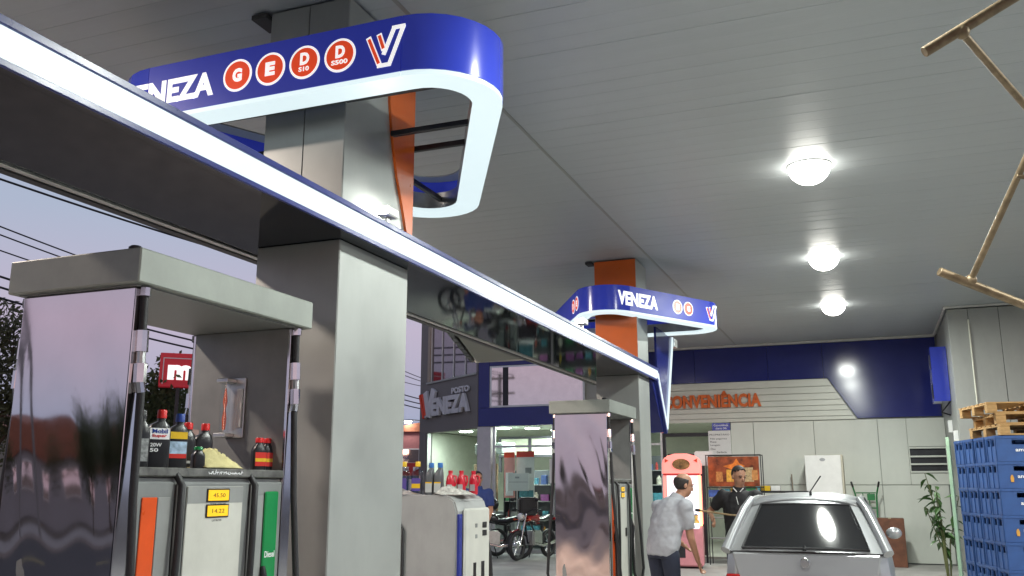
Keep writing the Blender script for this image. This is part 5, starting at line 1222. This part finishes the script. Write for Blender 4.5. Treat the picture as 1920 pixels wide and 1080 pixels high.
bxm = thing('cable_joint', 'dark cable joint hanging on the wires in the pump opening', 'cable joint', (-21.9, 22.3, 6.45)); G().box(-.05, .05, -.18, .18, -.08, .08).build('case', DARK, bxm, .02); G().tube([(0, 0, -.3), (0, 0, .3)], .02, 6).build('hook', DARK, bxm)

def house(name, label, loc, w, d, h, wall, roofm, rz=0., wins=(), extra=None):
    t = thing(name, label, 'building', loc, rz)
    G().box(-w / 2, w / 2, 0, d, 0, h).build('wall', wall, t, .02)
    f = frame((0, 0, 0), (1, 0, 0), (0, -1, 0))
    g = G(); g.prism([(-w / 2 - .2, h), (w / 2 + .2, h), (0, h + w * .10)], lambda u, v, q_: (u, q_, v), -.2, d + .2); g.build('roof', roofm, t)
    for (x, z, a, b) in wins:
        g = G(); g.prism([(x - a, z - b), (x + a, z - b), (x + a, z + b), (x - a, z + b)], f, .002, .06); wn = g.build('window', WHITE, t)
        g = G(); g.prism([(x - a + .08, z - b + .08), (x + a - .08, z - b + .08), (x + a - .08, z + b - .08), (x - a + .08, z + b - .08)], f, .061, .07); g.build('pane', WINGLASS, wn)
    return t, f
PINK = M('pink_wall', (.48, .20, .20), .8, var=.1); REDR = M('red_band', (.42, .03, .03), .5); TILE = M('tile_roof', (.32, .12, .07), .8, var=.2)
hz = R(28)
ha, f = house('red_shop', 'pink shop with a red lettered band across the street', (-27.0, 55.5, -.15), 8.5, 9, 5.2, PINK, TILE, hz, [(-1.9, 3.6, .7, .5), (1.0, 3.6, .6, .5)])
g = G(); g.prism([(-4.3, 2.35), (4.3, 2.35), (4.3, 3.15), (-4.3, 3.15)], f, .08, .35); g.build('sign_band', REDR, ha); text('lettering', 'JE PARANÁ', WHITEV, ha, f, -2.6, 1.6, 2.55, 2.95, .36, .42, .03)
text('lettering', 'U', M('black_letter', (.03, .03, .03), .5), ha, f, 1.9, 2.5, 3.3, 4.0, .01, .06, .04)
g = G(); g.prism([(-4.2, 0), (4.2, 0), (4.2, 2.3), (-4.2, 2.3)], f, .003, .05); g.build('shop_front', M('blue_front', (.06, .13, .26), .5, var=.3), ha); g = G(); g.prism([(-1.9, 1.4), (-.6, 1.4), (-.6, 2.1), (-1.9, 2.1)], f, .051, .07); g.build('poster', WHITE, ha)
house('town_house', 'pale low house across the street behind the trees', (-30, 30, -.15), 12, 9, 3.6, M('cream_wall', (.42, .38, .32), .8, var=.1), TILE, R(90), [(-3, 1.7, .7, .6), (0, 1.7, .7, .6), (3, 1.7, .7, .6)])
house('town_house', 'grey low house across the street at the left edge', (-30, 14, -.15), 14, 9, 3.4, M('greyish_wall', (.32, .32, .33), .8, var=.1), TILE, R(90), [(-4, 1.7, .7, .6), (0, 1.7, .7, .6), (4, 1.7, .7, .6)])
house('town_house', 'dim house across the street behind the viewer', (-32, -23, -.15), 18, 9, 2.7, MATS['greyish_wall'], TILE, R(90), [(-4, 1.7, .7, .6), (0, 1.7, .7, .6), (4, 1.7, .7, .6)])
house('town_house', 'low house behind the forecourt, seen only mirrored', (-18, -75, -.15), 14, 9, 2.8, MATS['cream_wall'], TILE, R(180), [(-4, 1.7, .7, .6), (0, 1.7, .7, .6), (4, 1.7, .7, .6)])
rs_ = thing('red_sign', 'red street sign with white rounded m, seen through the near pump', 'sign', (-21.50, 24.24, -.15), R(42))
box('post', DARK, rs_, -.06, .06, .0, .12, 0, 4.9); G().box(-.62, .62, -.06, .18, 4.901, 6.05).build('board', M('sign_red', (.50, .02, .03), .4, emit=(.6, .02, .04), estr=.12), rs_, .02)
f = frame((0, -.061, 0), (1, 0, 0), (0, -1, 0)); text('lettering', 'm', M('lit_letter', (.8, .8, .8), .4, emit=(1, 1, 1), estr=.5), rs_, f, -.36, .42, 5.15, 5.65, .001, .02, .06); box('border', WHITE, rs_, -.52, .52, -.066, -.061, 5.86, 5.89, 0); box('border', WHITE, rs_, -.52, -.49, -.066, -.061, 5.0, 5.859, 0)
